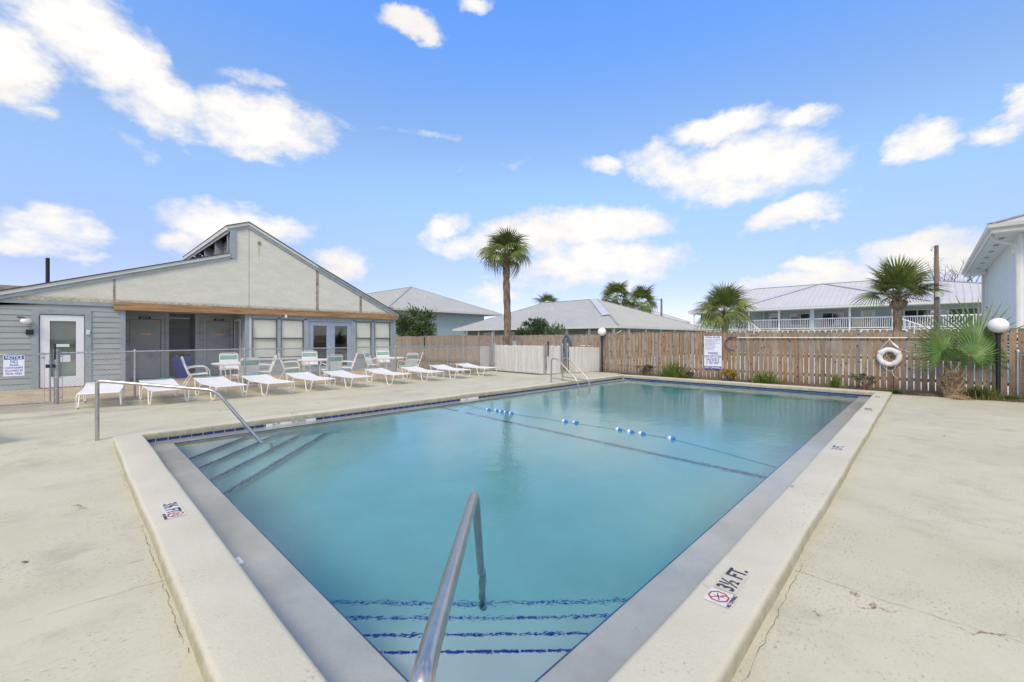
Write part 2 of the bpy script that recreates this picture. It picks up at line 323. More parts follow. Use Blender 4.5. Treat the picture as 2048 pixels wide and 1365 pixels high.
def picket_mat(name, cols, streak, gray, kn=.85):
    m, b, p = matl(name)
    tc = b.n('ShaderNodeTexCoord').outputs['Object']
    oi = b.n('ShaderNodeObjectInfo').outputs
    off = b.n('ShaderNodeCombineXYZ', {0: b.m('MULTIPLY', oi['Random'], 37), 1: b.m('MULTIPLY', oi['Random'], 91), 2: b.m('MULTIPLY', oi['Random'], 53)}).outputs[0]
    v = b.n('ShaderNodeVectorMath', {0: tc, 1: off}, operation='ADD').outputs[0]
    vr = b.n('ShaderNodeValToRGB', {0: oi['Random']}); cr = vr.color_ramp
    cr.elements[0].position = 0; cr.elements[0].color = (*cols[0], 1); cr.elements[1].position = 1; cr.elements[1].color = (*cols[-1], 1)
    for i, cc in enumerate(cols[1:-1]): e = cr.elements.new((i+1)/(len(cols)-1)); e.color = (*cc, 1)
    c = vr.outputs[0]
    grain = b.noise(b.scale(v, (1, 22, 1.2)), 3.2, 6, .65, .4)
    c = b.mix(b.m('MULTIPLY', b.ramp(grain, .35, .7), streak), c, b.mix(1.0, c, (.42, .34, .27), 'MULTIPLY'))
    blot = b.noise(b.scale(v, (1, 3, 1)), 2.2, 5, .6)
    c = b.mix(b.m('MULTIPLY', b.ramp(blot, .45, .7), .65), c, gray)
    vo = b.n('ShaderNodeTexVoronoi', {'Vector': b.scale(v, (.0, 7, 4.5)), 'Scale': 1.0}).outputs['Distance']
    c = b.mix(b.m('MULTIPLY', b.ramp(vo, .24, .08), .9), c, (.04, .026, .016))
    str2 = b.noise(b.scale(v, (1, 9, .5)), 2.0, 5, .7)
    c = b.mix(b.m('MULTIPLY', b.ramp(str2, .55, .75), .6), c, (.10, .07, .045))
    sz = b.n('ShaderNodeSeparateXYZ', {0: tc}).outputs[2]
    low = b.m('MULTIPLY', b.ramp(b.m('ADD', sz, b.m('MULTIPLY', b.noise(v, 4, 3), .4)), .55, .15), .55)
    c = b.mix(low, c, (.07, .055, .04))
    topd = b.m('MULTIPLY', b.ramp(b.m('ADD', sz, b.m('MULTIPLY', b.noise(v, 5, 3), .25)), 1.80, 1.92), .6)
    c = b.mix(topd, c, (.12, .10, .08))
    setp(b, p, col=c, rough=.85, spec=.25, n=bump(b, grain, .4, .004)); return m
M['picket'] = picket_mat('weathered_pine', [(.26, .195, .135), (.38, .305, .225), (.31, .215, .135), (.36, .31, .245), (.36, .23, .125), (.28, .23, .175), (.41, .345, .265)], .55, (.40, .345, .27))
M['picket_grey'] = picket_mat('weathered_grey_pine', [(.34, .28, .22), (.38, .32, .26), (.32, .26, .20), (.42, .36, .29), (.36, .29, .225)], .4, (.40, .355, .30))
M['rail_wood'] = simple('fence_rail_wood', (.22, .16, .11), .9, var=.3, nscale=3, stretch=(3, .4, 3))
M['beam_wood'] = simple('bare_cedar_beam', (.33, .195, .095), .8, var=.35, nscale=3.5, bmp=.3, dirt=(.17, .095, .05), dirt_amt=.9, stretch=(.35, 1, 5))
M['peeled'] = simple('peeled_batten', (.30, .26, .21), .9, var=.4, nscale=9, bmp=.5, dirt=(.56, .55, .50), dirt_amt=.9)

def gable_mat():
    m, b, p = matl('cream_stucco_panel')
    tc = b.n('ShaderNodeTexCoord').outputs['Object']
    sx = b.n('ShaderNodeSeparateXYZ', {0: tc}).outputs
    n = b.noise(b.scale(tc, (1, 1, 3)), 2.2, 5, .6)
    c = b.mix(b.ramp(n, .3, .7), lin(206, 206, 192), lin(217, 216, 203))
    c = b.mix(b.m('MULTIPLY', b.ramp(b.noise(b.scale(tc, (1, 1, 2)), 14, 6, .75), .42, .68), .35), c, lin(184, 184, 172))
    # peeling and staining along the bottom edge, a drip under the old fitting
    pe = b.noise(b.scale(tc, (2, 1, 6)), 5, 7, .7)
    edge = b.ramp(b.m('ADD', sx[2], b.m('MULTIPLY', pe, -.16)), 2.72, 2.62)
    c = b.mix(b.m('MULTIPLY', edge, .8), c, b.mix(b.ramp(pe, .4, .6), (.28, .22, .14), (.60, .55, .40)))
    dx = b.m('ABSOLUTE', b.m('SUBTRACT', sx[0], 4.92))
    dr = b.m('MULTIPLY', b.ramp(b.m('ADD', dx, b.m('MULTIPLY', pe, .05)), .075, .03), b.m('MULTIPLY', b.ramp(sx[2], 4.2, 5.1), b.ramp(sx[2], 5.22, 5.12)))
    c = b.mix(b.m('MULTIPLY', dr, .65), c, (.26, .27, .14))
    for ux in (.94, 4.59):
        d = b.m('ABSOLUTE', b.m('SUBTRACT', sx[0], ux))
        c = b.mix(b.m('MULTIPLY', b.ramp(b.m('ADD', d, b.m('MULTIPLY', pe, .06)), .07, .03), .5 if ux < 1 else .22), c, (.45, .37, .24))
    setp(b, p, col=c, rough=.8, spec=.3, n=bump(b, b.noise(b.scale(tc, (1, 1, 2.5)), 18, 5, .7), .45, .012)); return m
M['gable'] = gable_mat()

def ground_mat():
    m, b, p = matl('grass_and_sand')
    tc = b.n('ShaderNodeTexCoord').outputs['Object']
    n = b.noise(tc, .35, 6, .65); f = b.noise(tc, 14, 5, .7)
    c = b.mix(b.ramp(n, .4, .6), (.16, .145, .06), (.27, .215, .12))
    c = b.mix(b.ramp(f, .4, .65), c, (.20, .14, .075))
    setp(b, p, col=c, rough=.95, spec=.2, n=bump(b, f, .8, .03)); return m
M['ground'] = ground_mat()

# ------------------------------------------------------------------ mesh helpers
class MB:
    def __init__(s): s.v = []; s.f = []; s.mi = []; s.cur = 0
    def face(s, pts):
        i = len(s.v); s.v += [tuple(p) for p in pts]; s.f.append(tuple(range(i, i+len(pts)))); s.mi.append(s.cur)
    def box(s, x0, x1, y0, y1, z0, z1):
        i = len(s.v)
        s.v += [(x0,y0,z0),(x1,y0,z0),(x1,y1,z0),(x0,y1,z0),(x0,y0,z1),(x1,y0,z1),(x1,y1,z1),(x0,y1,z1)]
        for q in ((0,3,2,1),(4,5,6,7),(0,1,5,4),(1,2,6,5),(2,3,7,6),(3,0,4,7)):
            s.f.append(tuple(i+k for k in q)); s.mi.append(s.cur)
        return s
    def bar(s, a, b, w, h, up=(0,0,1)):                       # square bar from a to b
        a, b = Vector(a), Vector(b); d = (b-a).normalized(); up = Vector(up)
        if abs(d.dot(up)) > .98: up = Vector((1, 0, 0))
        r = d.cross(up).normalized(); u = r.cross(d)
        i = len(s.v)
        for p in (a, b):
            for (x, y) in ((-1,-1),(1,-1),(1,1),(-1,1)): s.v.append(tuple(p + r*x*w/2 + u*y*h/2))
        for q in ((0,3,2,1),(4,5,6,7),(0,1,5,4),(1,2,6,5),(2,3,7,6),(3,0,4,7)):
            s.f.append(tuple(i+k for k in q)); s.mi.append(s.cur)
        return s
    def tube(s, pts, r, n=8, close=False, cap=True):
        pts = [Vector(p) for p in pts]; N = len(pts)
        rs = r if isinstance(r, (list, tuple)) else [r]*N
        base = len(s.v); prev = None
        for k, p in enumerate(pts):
            if close: d = pts[(k+1) % N] - pts[k-1]
            else: d = (pts[min(k+1, N-1)] - pts[max(k-1, 0)])
            d.normalize()
            if prev is None:
                a = Vector((0, 0, 1)) if abs(d.z) < .9 else Vector((1, 0, 0)); u = d.cross(a).normalized()
            else:
                u = prev - d*prev.dot(d)
                if u.length < 1e-6: u = d.orthogonal()
                u.normalize()
            prev = u; w = d.cross(u)
            for j in range(n):
                t = 2*math.pi*j/n; s.v.append(tuple(p + (u*math.cos(t) + w*math.sin(t))*rs[k]))
        for k in range(N if close else N-1):
            for j in range(n):
                a = base+k*n+j; b = base+k*n+(j+1) % n; c = base+((k+1) % N)*n+(j+1) % n; d_ = base+((k+1) % N)*n+j
                s.f.append((a, b, c, d_)); s.mi.append(s.cur)
        if cap and not close:
            s.f.append(tuple(base+j for j in reversed(range(n)))); s.mi.append(s.cur)
            s.f.append(tuple(base+(N-1)*n+j for j in range(n))); s.mi.append(s.cur)
        return s
    def lathe(s, prof, c=(0,0,0), n=20):
        base = len(s.v)
        for (r, z) in prof:
            for j in range(n):
                t = 2*math.pi*j/n; s.v.append((c[0]+r*math.cos(t), c[1]+r*math.sin(t), c[2]+z))
        for k in range(len(prof)-1):
            for j in range(n):
                s.f.append((base+k*n+j, base+k*n+(j+1) % n, base+(k+1)*n+(j+1) % n, base+(k+1)*n+j)); s.mi.append(s.cur)
        return s
    def prism(s, poly, d):                                      # poly of 3D points extruded by vector d
        n = len(poly); i = len(s.v); d = Vector(d)
        s.v += [tuple(Vector(p)) for p in poly] + [tuple(Vector(p)+d) for p in poly]
        s.f.append(tuple(i+k for k in range(n))); s.f.append(tuple(i+n+k for k in reversed(range(n)))); s.mi += [s.cur]*2
        for k in range(n): s.f.append((i+k, i+n+k, i+n+(k+1) % n, i+(k+1) % n)); s.mi.append(s.cur)
        return s
    def mesh(s, name, mats, smooth=False):
        me = bpy.data.meshes.new(name); me.from_pydata(s.v, [], s.f)
        for m in (mats if isinstance(mats, (list, tuple)) else [mats]): me.materials.append(M[m] if isinstance(m, str) else m)
        me.polygons.foreach_set('material_index', s.mi)
        if smooth: me.polygons.foreach_set('use_smooth', [True]*len(s.f))
        import bmesh
        bm = bmesh.new(); bm.from_mesh(me); bmesh.ops.recalc_face_normals(bm, faces=bm.faces); bm.to_mesh(me); bm.free()
        if smooth: me.set_sharp_from_angle(angle=R(50))
        me.update(); return me
    def build(s, name, mats, parent=None, smooth=False, **kw):
        return link(name, s.mesh(name, mats, smooth), parent, **kw)

def sheet(x0, x1, y0, y1, z0, z1):                          # a pane: one sheet of glass across the thin direction
    m = MB(); ym = (y0+y1)/2; xm = (x0+x1)/2
    m.face([(x0, ym, z0), (x1, ym, z0), (x1, ym, z1), (x0, ym, z1)] if x1-x0 > y1-y0 else [(xm, y0, z0), (xm, y1, z0), (xm, y1, z1), (xm, y0, z1)])
    return m
def tag(o, label=None, cat=None, group=None, kind=None):
    if label: o['label'] = label
    if cat: o['category'] = cat
    if group: o['group'] = group
    if kind: o['kind'] = kind
    return o
def link(name, data, parent=None, loc=None, rotz=None, **kw):
    o = bpy.data.objects.new(name, data); COL.objects.link(o)
    if parent: o.parent = parent
    if loc is not None: o.location = loc
    if rotz is not None: o.rotation_euler = (0, 0, rotz)
    return tag(o, **kw)
def thing(name, label, cat, loc=(0, 0, 0), rotz=0, group=None):
    return link(name, None, None, loc, rotz, label=label, cat=cat, group=group)
def copy_tree(o, parent=None):
    c = o.copy(); COL.objects.link(c)
    if parent: c.parent = parent
    for ch in KIDS.get(o.name, ()): copy_tree(ch, c)
    return c
KIDS = {}
def index_kids():
    KIDS.clear()
    for o in bpy.data.objects:
        if o.parent: KIDS.setdefault(o.parent.name, []).append(o)
def arc(c, r, a0, a1, n, ax=(1,0,0), ay=(0,0,1)):
    ax, ay, c = Vector(ax), Vector(ay), Vector(c)
    return [c + ax*r*math.cos(a0+(a1-a0)*k/n) + ay*r*math.sin(a0+(a1-a0)*k/n) for k in range(n+1)]
def rounded(pts, r, n=5):                                       # polyline with its corners rounded
    P = [Vector(p) for p in pts]; out = [P[0]]
    for k in range(1, len(P)-1):
        a, b, c = P[k-1], P[k], P[k+1]; d1 = (a-b); d2 = (c-b)
        t = min(r, d1.length*.45, d2.length*.45); p1 = b+d1.normalized()*t; p2 = b+d2.normalized()*t
        for j in range(n+1):
            u = j/n; out.append(p1*(1-u)**2 + b*2*u*(1-u) + p2*u*u)
    out.append(P[-1]); return out
def text_mesh(txt, size, mat, extr=.0008, align='CENTER', bold=0.0, sx=1.0, spacing=1.0):
    cu = bpy.data.curves.new('lettering', 'FONT'); cu.body = txt; cu.size = size; cu.extrude = extr; cu.align_x = align; cu.align_y = 'CENTER'
    cu.offset = bold*size; cu.resolution_u = 3; cu.space_character = spacing; cu.space_line = .85
    o = bpy.data.objects.new('lettering', cu); COL.objects.link(o)
    me = bpy.data.meshes.new_from_object(o.evaluated_get(bpy.context.evaluated_depsgraph_get()))
    bpy.data.objects.remove(o); bpy.data.curves.remove(cu)
    me.transform(Matrix.Diagonal((sx, 1, 1, 1))); me.materials.clear(); me.materials.append(M[mat]); return me
def place(o, mat4): o.matrix_local = mat4; return o

# ------------------------------------------------------------------ pool numbers (metres; X along the long side, Y across)
PX0, PX1, PY0, PY1 = 1.10, 15.18, 1.31, 8.28        # water's edge
LED = .325; COPW = .35; CZ = .09; LZ = -.06
IX0, IX1, IY0, IY1 = PX0-LED, PX1+.10, PY0-LED, PY1+LED      # inner coping lip
OX0, OX1, OY0, OY1 = IX0-COPW, IX1+.30, IY0-COPW, IY1+.30    # outer coping edge
DECK_X0, DECK_X1, DECK_Y0, DECK_Y1 = -9.0, 15.95, -8.0, 14.66

def sm(a, b, x): t = max(0., min(1., (x-a)/(b-a))); return t*t*(3-2*t)
def deck_z(x, y):
    z = .083*sm(7.7, 8.75, y)*(1-sm(9.6, 12.4, y))
    z += .078*sm(15.2, 15.7, x)*sm(1.5, 2.5, y)*0
    return z
def grid(mb, x0, x1, y0, y1, st, zf):
    nx = max(1, math.ceil((x1-x0)/st)); ny = max(1, math.ceil((y1-y0)/st)); i = len(mb.v)
    for a in range(nx+1):
        for c in range(ny+1):
            x = x0+(x1-x0)*a/nx; y = y0+(y1-y0)*c/ny; mb.v.append((x, y, zf(x, y)))
    for a in range(nx):
        for c in range(ny):
            q = i+a*(ny+1)+c; mb.f.append((q, q+ny+1, q+ny+2, q+1)); mb.mi.append(0)
mb = MB(); e = .02
grid(mb, DECK_X0, OX0+e, DECK_Y0, DECK_Y1, .35, deck_z)
grid(mb, OX0+e, OX1-e, DECK_Y0, OY0+e, .5, deck_z)
grid(mb, OX0+e, OX1-e, OY1-e, DECK_Y1, .35, deck_z)
grid(mb, OX1-e, DECK_X1, DECK_Y0, OY0+.05, .5, deck_z)
grid(mb, OX1-e, DECK_X1, 9.1, DECK_Y1, .35, deck_z)
deck = mb.build('pool_deck', 'deck', smooth=True, label='cream coated concrete deck round the pool', kind='structure')

# coping ring: one profile swept round four mitred corners
def ring_profile(side_w):
    r = .04
    P = [(-side_w, -.10)]
    P += [(-side_w + r - r*math.cos(t), CZ - r + r*math.sin(t)) for t in [k*math.pi/2/4 for k in range(5)]]
    P += [(-.038 + .038*math.sin(t), CZ - .038 + .038*math.cos(t)) for t in [k*math.pi/2/6 for k in range(7)]]
    P += [(.002, .01), (-.004, -.014), (-.022, -.016), (-.022, -.10)]
    return P
def sweep_ring(mb, prof_fn, rect_in, rect_out):
    (ix0, ix1, iy0, iy1) = rect_in
    wl_, wr_, wb_, wt_ = ix0-rect_out[0], rect_out[1]-ix1, iy0-rect_out[2], rect_out[3]-iy1
    n = len(prof_fn(.3)); base = len(mb.v)
    corners = [(ix0, iy0, -wl_, -wb_), (ix1, iy0, wr_, -wb_), (ix1, iy1, wr_, wt_), (ix0, iy1, -wl_, wt_)]
    for (cx, cy, dx, dy) in corners:
        px, py = prof_fn(abs(dx)), prof_fn(abs(dy))
        for k in range(n):
            mb.v.append((cx - px[k][0]*(1 if dx > 0 else -1), cy - py[k][0]*(1 if dy > 0 else -1), px[k][1]))
    rows = []                                            # hand-trowelled: each side in short lengths with a little wander
    rr = random.Random(12)
    for c in range(4):
        A0 = [Vector(mb.v[base+c*n+k]) for k in range(n)]; B0 = [Vector(mb.v[base+((c+1) % 4)*n+k]) for k in range(n)]
        L = (B0[0]-A0[0]).length; m_ = int(L/.28); ph = [rr.uniform(0, 6.28) for _ in range(6)]
        d_ = (B0[0]-A0[0]).normalized(); out = Vector((d_.y, -d_.x, 0))
        for j in range(m_):
            t = j/m_; fade = min(1, t*m_/2, (1-t)*m_/2); row = []
            wi = (.0022*math.sin(j*.9+ph[0])+.0018*math.sin(j*.37+ph[1]))*fade; wo = (.0045*math.sin(j*.55+ph[2])+.003*math.sin(j*1.3+ph[3]))*fade; wz = (.0018*math.sin(j*.7+ph[4]))*fade
            for k in range(n):
                q = A0[k].lerp(B0[k], t); fr = k/(n-1); q = q + out*(wo*(1-fr) + wi*fr) + Vector((0, 0, wz if 1 < k < n-2 else 0)); row.append(len(mb.v)); mb.v.append(tuple(q))
            rows.append(row)
    for j in range(len(rows)):
        a_, b_ = rows[j], rows[(j+1) % len(rows)]
        for k in range(n-1): mb.f.append((a_[k], b_[k], b_[k+1], a_[k+1])); mb.mi.append(0)
mb = MB(); sweep_ring(mb, ring_profile, (IX0, IX1, IY0, IY1), (OX0, OX1, OY0, OY1))
coping = mb.build('pool_coping', 'coping', smooth=True, label='raised cream coping round the pool', kind='structure')

# wet ledge (overflow shelf) as four butted blocks
mb = MB(); b0 = -.30
mb.box(IX0-.05, PX0, IY0-.05, IY1+.05, b0, LZ); mb.box(PX1, IX1+.05, IY0-.05, IY1+.05, b0, LZ)
mb.box(PX0, PX1, IY0-.05, PY0, b0, LZ); mb.box(PX0, PX1, PY1, IY1+.05, b0, LZ)
ledge = mb.build('pool_ledge', 'ledge', label='wet grey plaster ledge at the water line', kind='structure')
# shell
mb = MB(); FZ = LZ-1.15; BX = 6.75; DZ = LZ-1.75; q = .012
x0, x1, y0, y1 = PX0-q, PX1+q, PY0-q, PY1+q
mb.face([(x0,y0,FZ),(BX,y0,FZ),(BX,y1,FZ),(x0,y1,FZ)]); mb.face([(BX,y0,FZ),(x1,y0,DZ),(x1,y1,DZ),(BX,y1,FZ)])
mb.face([(x0,y0,FZ),(x0,y1,FZ),(x0,y1,b0),(x0,y0,b0)]); mb.face([(x1,y1,DZ),(x1,y0,DZ),(x1,y0,b0),(x1,y1,b0)])
mb.face([(x0,y0,FZ),(x0,y0,b0),(x1,y0,b0),(x1,y0,DZ),(BX,y0,FZ)]); mb.face([(x0,y1,b0),(x0,y1,FZ),(BX,y1,FZ),(x1,y1,DZ),(x1,y1,b0)])
shell = mb.build('pool_shell', 'plaster', label='pale plaster pool floor and walls under water', kind='structure')

TL = .152
tile_long = MB().box(0, TL-.006, 0, .012, 0, 1).mesh('tile', 'tile_blue')       # unit-height tile
nose_tile = MB().box(0, TL-.008, -.013, .006, -.050, .003).mesh('nosing_tile', 'tile_nose')
# steps in two corners: triangular treads with tiled noses
def steps(cx, cy, sy):
    for k, (leg, d) in enumerate(((.97, .25), (1.40, .47), (1.86, .69), (2.33, .91))):
        zt = LZ-d; zb = FZ-.02-.01*k
        a, b_, c = (cx-.006, cy-sy*.006, zt), (cx+leg, cy-sy*.006, zt), (cx-.006, cy+sy*leg, zt)
        st = MB().prism([(p[0], p[1], zb) for p in (a, b_, c)], (0, 0, zt-zb)).build('pool_step', 'plaster', shell)
        A = Vector((cx+leg, cy, zt)); B = Vector((cx, cy+sy*leg, zt)); d_ = (B-A); L = d_.length; d_.normalize()
        nrm = Vector((1, sy, 0)).normalized(); n = int(L/TL); off = (L-n*TL)/2
        for j in range(n):
            p = A + d_*(off + j*TL); ax = d_
            if d_.cross(nrm).z < 0: p = p + d_*(TL-.008); ax = -d_
            o = link('nosing_tile', nose_tile, st)
            o.matrix_local = Matrix(((ax.x, nrm.x, 0, p.x), (ax.y, nrm.y, 0, p.y), (0, 0, 1, p.z), (0, 0, 0, 1)))
steps(PX0, PY0, 1); steps(PX0, PY1, -1)
# floor break line
mb = MB(); n = int((PY1-PY0)/TL)
for j in range(n): mb.box(BX-.05, BX+.06, PY0+j*TL, PY0+(j+1)*TL-.006, FZ-.01, FZ+.006)
mb.build('break_line_tiles', 'tile_blue', shell, kind='stuff')
# water line tiles under the coping lip (each its own piece where it can be seen)
for (n0, n1, fn) in ((0, int((IX1-IX0)/TL), 'far'),):
    for j in range(n1):
        xx = IX0+j*TL
        if 2.45 < xx < 3.25 or 7.0 < xx < 7.5: continue
        o = link('tile', tile_long, ledge); o.matrix_local = Matrix.Translation((xx, IY1+.008, LZ)) @ Matrix.Diagonal((1, 1, .046, 1))
for j in range(int((IY1-IY0)/TL)):
    o = link('tile', tile_long, ledge); o.matrix_local = Matrix.Translation((IX1+.008+.012, IY0+j*TL, LZ)) @ Matrix.Rotation(R(90), 4, 'Z') @ Matrix.Diagonal((1, 1, .046, 1))
MB().box(IX0, IX1, IY1+.009, IY1+.024, LZ-.01, -.012).build('grout_backing', 'tile_white', ledge)
for (xa, t) in ((2.47, '3½ FT.'), (2.86, 'NO DIVING'), (7.02, '5 FT.')):
    tl = MB().box(xa, xa+.36 if xa < 7 else xa+.44, IY1+.005, IY1+.019, LZ, LZ+.046).build('marker_tile', 'tile_white', ledge)
    o = link('lettering', text_mesh(t, .05, 'ink_black', bold=.02), tl); o.matrix_local = Matrix.Translation((xa+.18, IY1+.004, LZ+.022)) @ Matrix.Rotation(R(90), 4, 'X')
# ledge nosing: a thin blue tile edge
mb = MB(); t = .0045
n = int((PX1-PX0)/TL)
for j in range(n+1):
    a = PX0+j*TL; c = min(a+TL-.004, PX1); mb.box(a, c, PY1-t, PY1+.004, LZ-.02, LZ+.002); mb.box(a, c, PY0-.004, PY0+t, LZ-.02, LZ+.002)
n = int((PY1-PY0)/TL)
for j in range(n+1):
    a = PY0+t+j*TL; c = min(a+TL-.004, PY1-t)
    if c > a: mb.box(PX0-.004, PX0+t, a, c, LZ-.02, LZ+.0015); mb.box(PX1-t, PX1+.004, a, c, LZ-.02, LZ+.0015)
mb.build('edge_tiles', 'tile_edge', ledge, kind='stuff')
MB().box(PX0-.006, PX1+.006, PY0-.006, PY1+.006, DZ-.3, LZ-.004).build('water', 'water', label='clear teal pool water', kind='structure')
# return fitting on the ledge
f = MB().box(-.03, .03, -.055, .055, 0, .012); f.box(-.012, .012, -.02, .02, .012, .02)
f.build('ledge_fitting', 'white_metal', loc=(.83, 3.55, LZ), label='small white plastic fitting lying on the wet ledge near the left coping', cat='pool fitting')

# ------------------------------------------------------------------ other ground
G0 = -.03; FXF = 16.62
mb = MB(); BIG = 900
mb.face([(-BIG,-BIG,G0),(DECK_X0,-BIG,G0),(DECK_X0,BIG,G0),(-BIG,BIG,G0)])
mb.face([(DECK_X0,-BIG,G0),(DECK_X1,-BIG,G0),(DECK_X1,DECK_Y0,G0),(DECK_X0,DECK_Y0,G0)])
mb.face([(DECK_X0,DECK_Y1,G0),(DECK_X1,DECK_Y1,G0),(DECK_X1,BIG,G0),(DECK_X0,BIG,G0)])
mb.face([(DECK_X1,-BIG,G0),(BIG,-BIG,G0),(BIG,BIG,G0),(DECK_X1,BIG,G0)])
mb.build('ground', 'ground', label='brownish lawn and sandy ground', kind='structure')
MB().box(FXF+.25, 60, -40, 16.5, -.2, -.012).build('parking_area', 'far_concrete', label='pale parking area behind the wooden fence', kind='structure')
mb = MB(); grid(mb, OX1-.01, FXF+.3, -1.75, 10.6, .12, lambda x, y: .02+.03*sm(OX1, OX1+.3, x)+rnd.uniform(-.015, .02) - (.06 if y < .7 and x < 15.97 else 0))
mb.build('planting_bed', 'mulch', smooth=True, label='mulch bed along the foot of the wooden fence', kind='structure')
mb = MB(); grid(mb, -6.0, 11.4, DECK_Y1+.012, 18.2, .6, lambda x, y: .0+.12*sm(14.7, 18.0, y))
mb.build('patio', 'concrete', label='tan concrete patio between fence and clubhouse', kind='structure')
MB().box(-3, 11.2, 18.2, 27, -.1, .118).build('building_slab', 'concrete', label='concrete floor of the recessed entry', kind='structure')
MB().box(DECK_X0, 13.9, DECK_Y1-.002, DECK_Y1+.010, -.1, .004).build('deck_edge', 'coping', deck)

# deck joints: thin dirt-filled lines
def crack(pts, w, seed, skip=.12):
    r = random.Random(seed); mb = MB(); L = []
    for k in range(len(pts)-1):
        a, b_ = Vector((*pts[k], 0)), Vector((*pts[k+1], 0)); n = max(2, int((b_-a).length/.05)); d = (b_-a).normalized(); nr = Vector((-d.y, d.x, 0))
        for j in range(n): L.append((a+(b_-a)*j/n + nr*r.uniform(-.008, .008), nr))
    for k in range(len(L)-1):
        (p, n1), (q_, n2) = L[k], L[k+1]; w1 = w*r.uniform(.15, 1); w2 = w*r.uniform(.15, 1)
        run = math.sin(k*.11+seed)+math.sin(k*.043+2*seed)+r.uniform(-.35, .35)
        if run < -1.9+skip*4: continue
        zf = lambda v: (v.x, v.y, deck_z(v.x, v.y)+.0035)
        mb.face([zf(p-n1*w1), zf(p+n1*w1), zf(q_+n2*w2), zf(q_-n2*w2)])
    return mb.build('crack', 'dirt_line', deck)
crack([(3.36, .62), (3.34, .19), (3.36, -.4), (3.33, -1.6), (3.35, -3.5)], .0018, 1, .2)
crack([(.42, 3.50), (.1, 3.53), (-.35, 3.55), (-1.2, 3.6), (-3, 3.7)], .0018, 2, .2)
crack([(.415, 1.4), (.40, 2.2), (.405, 3.5), (.41, 4.3), (.40, 5.6), (.415, 7.4)], .0018, 3, .5)
crack([(1.2, .60), (2.2, .585), (3.3, .60), (4.6, .61)], .0018, 4, .5)
crack([(8.6, .6), (8.6, -3)], .002, 5); crack([(-.3, 8.9), (-2.5, 8.95)], .002, 6); crack([(3.0, 8.95), (3.5, 8.93), (3.9, 8.97)], .006, 9)
# blown leaves and bits
leafm = MB(); leafm.face([(0,0,0),(.012,.008,.004),(.03,0,.006),(.012,-.009,.003)]); leafm.face([(.012,.008,.004),(.03,0,.006),(.02,.012,.008)])
lm = leafm.mesh('dry_leaf', 'leaf_brown')
for (x, y, what) in ((3.9, 9.9, 'by the lounger row'), (-.2, 4.45, 'on the deck left of the coping'), (9.6, -.2, 'on the deck beyond the right coping'), (14.1, -.6, 'on the deck before the small fan palm'), (4.95, .95, 'on the right coping'), (2.1, 10.2, 'between handrail and loungers')):
    o = link('dry_leaf', lm, None, (x, y, deck_z(x, y)+.004+(CZ if OY0 < y < IY0 else 0)), rnd.uniform(0, 6), label='tiny dry brown leaf lying '+what, cat='leaf'); o.scale = (1.4,)*3

# ------------------------------------------------------------------ depth markings on the coping
octo = [(math.cos(R(22.5+45*k)), math.sin(R(22.5+45*k))) for k in range(8)]
def no_dive(parent, x, y, r, rot=0):
    mb = MB()
    for k in range(8):
        a, b_ = octo[k], octo[(k+1) % 8]
        mb.prism([(a[0]*r, a[1]*r, 0), (b_[0]*r, b_[1]*r, 0), (b_[0]*r*.84, b_[1]*r*.84, 0), (a[0]*r*.84, a[1]*r*.84, 0)], (0, 0, .0008))
    mb.bar((-.6*r, .6*r, .0006), (.6*r, -.6*r, .0006), .09*r, .001)
    o = mb.build('prohibition_mark', 'ink_red', parent); o.matrix_local = Matrix.Translation((x, y, .0032)) @ Matrix.Rotation(rot, 4, 'Z')
    mb = MB(); mb.bar((-.62*r, -.25*r, .0004), (.5*r, .28*r, .0004), .09*r, .0008); mb.bar((.0, .5*r, .0004), (.1*r, -.5*r, .0004), .04*r, .0008); mb.bar((.35*r, -.15*r, .0003), (.6*r, -.35*r, .0003), .04*r, .0006)
    o = mb.build('diver_figure', 'ink_black', parent); o.matrix_local = Matrix.Translation((x, y, .0032)) @ Matrix.Rotation(rot, 4, 'Z')
def marker(x, y, rot, big, label, dive=True, sc=.72):
    t = thing('depth_marker', label, 'depth marking', (x, y, CZ+.0015), rot, 'depth markings on the coping')
    t.scale = (sc, sc, 1); w = len(big)*.062
    MB().box(.0, w+.02, -.085, .085, 0, .002).build('sticker', 'sticker_tan' if rot == 0 and dive else 'sticker', t)
    o = link('lettering', text_mesh(big, .185, 'ink_black', align='LEFT', bold=.02, sx=.78), t, (.01, -.004, .0032))
    if dive:
        ox = -.125 if rot == 0 else w+.105
        MB().box(ox-.10, ox+.095, -.115, .085, 0, .0022).build('sticker', 'sticker', t)
        no_dive(t, ox, .0, .078)
        link('lettering', text_mesh('NO DIVING', .042, 'ink_black', bold=.01, sx=.9), t, (ox, -.097, .0034))
    return t
marker(2.63, .835, 0, '3½ FT.', 'depth marking reading 3½ FT. with red no diving sign on the right coping')
marker(.605, 4.80, R(-90), '3½ FT.', 'depth marking reading 3½ FT. with red no diving sign on the left coping')
marker(6.98, .83, 0, '5 FT.', 'black 5 FT. marking halfway along the right coping', False, .85)
marker(11.35, .84, 0, '5 FT.', 'small depth marking on the right coping, second from its far end', True)
marker(13.80, .84, 0, '6 FT.', 'small depth marking nearest the far right pool corner', False)
t = thing('depth_marker', 'faint worn lettering along the deck edge behind the left handrail', 'depth marking', (2.62, 8.80, CZ-.0005), 0, 'depth markings on the coping')
link('lettering', text_mesh('3½ FT.', .12, 'ink_black', sx=1.1), t, (.3, -.05, .001))

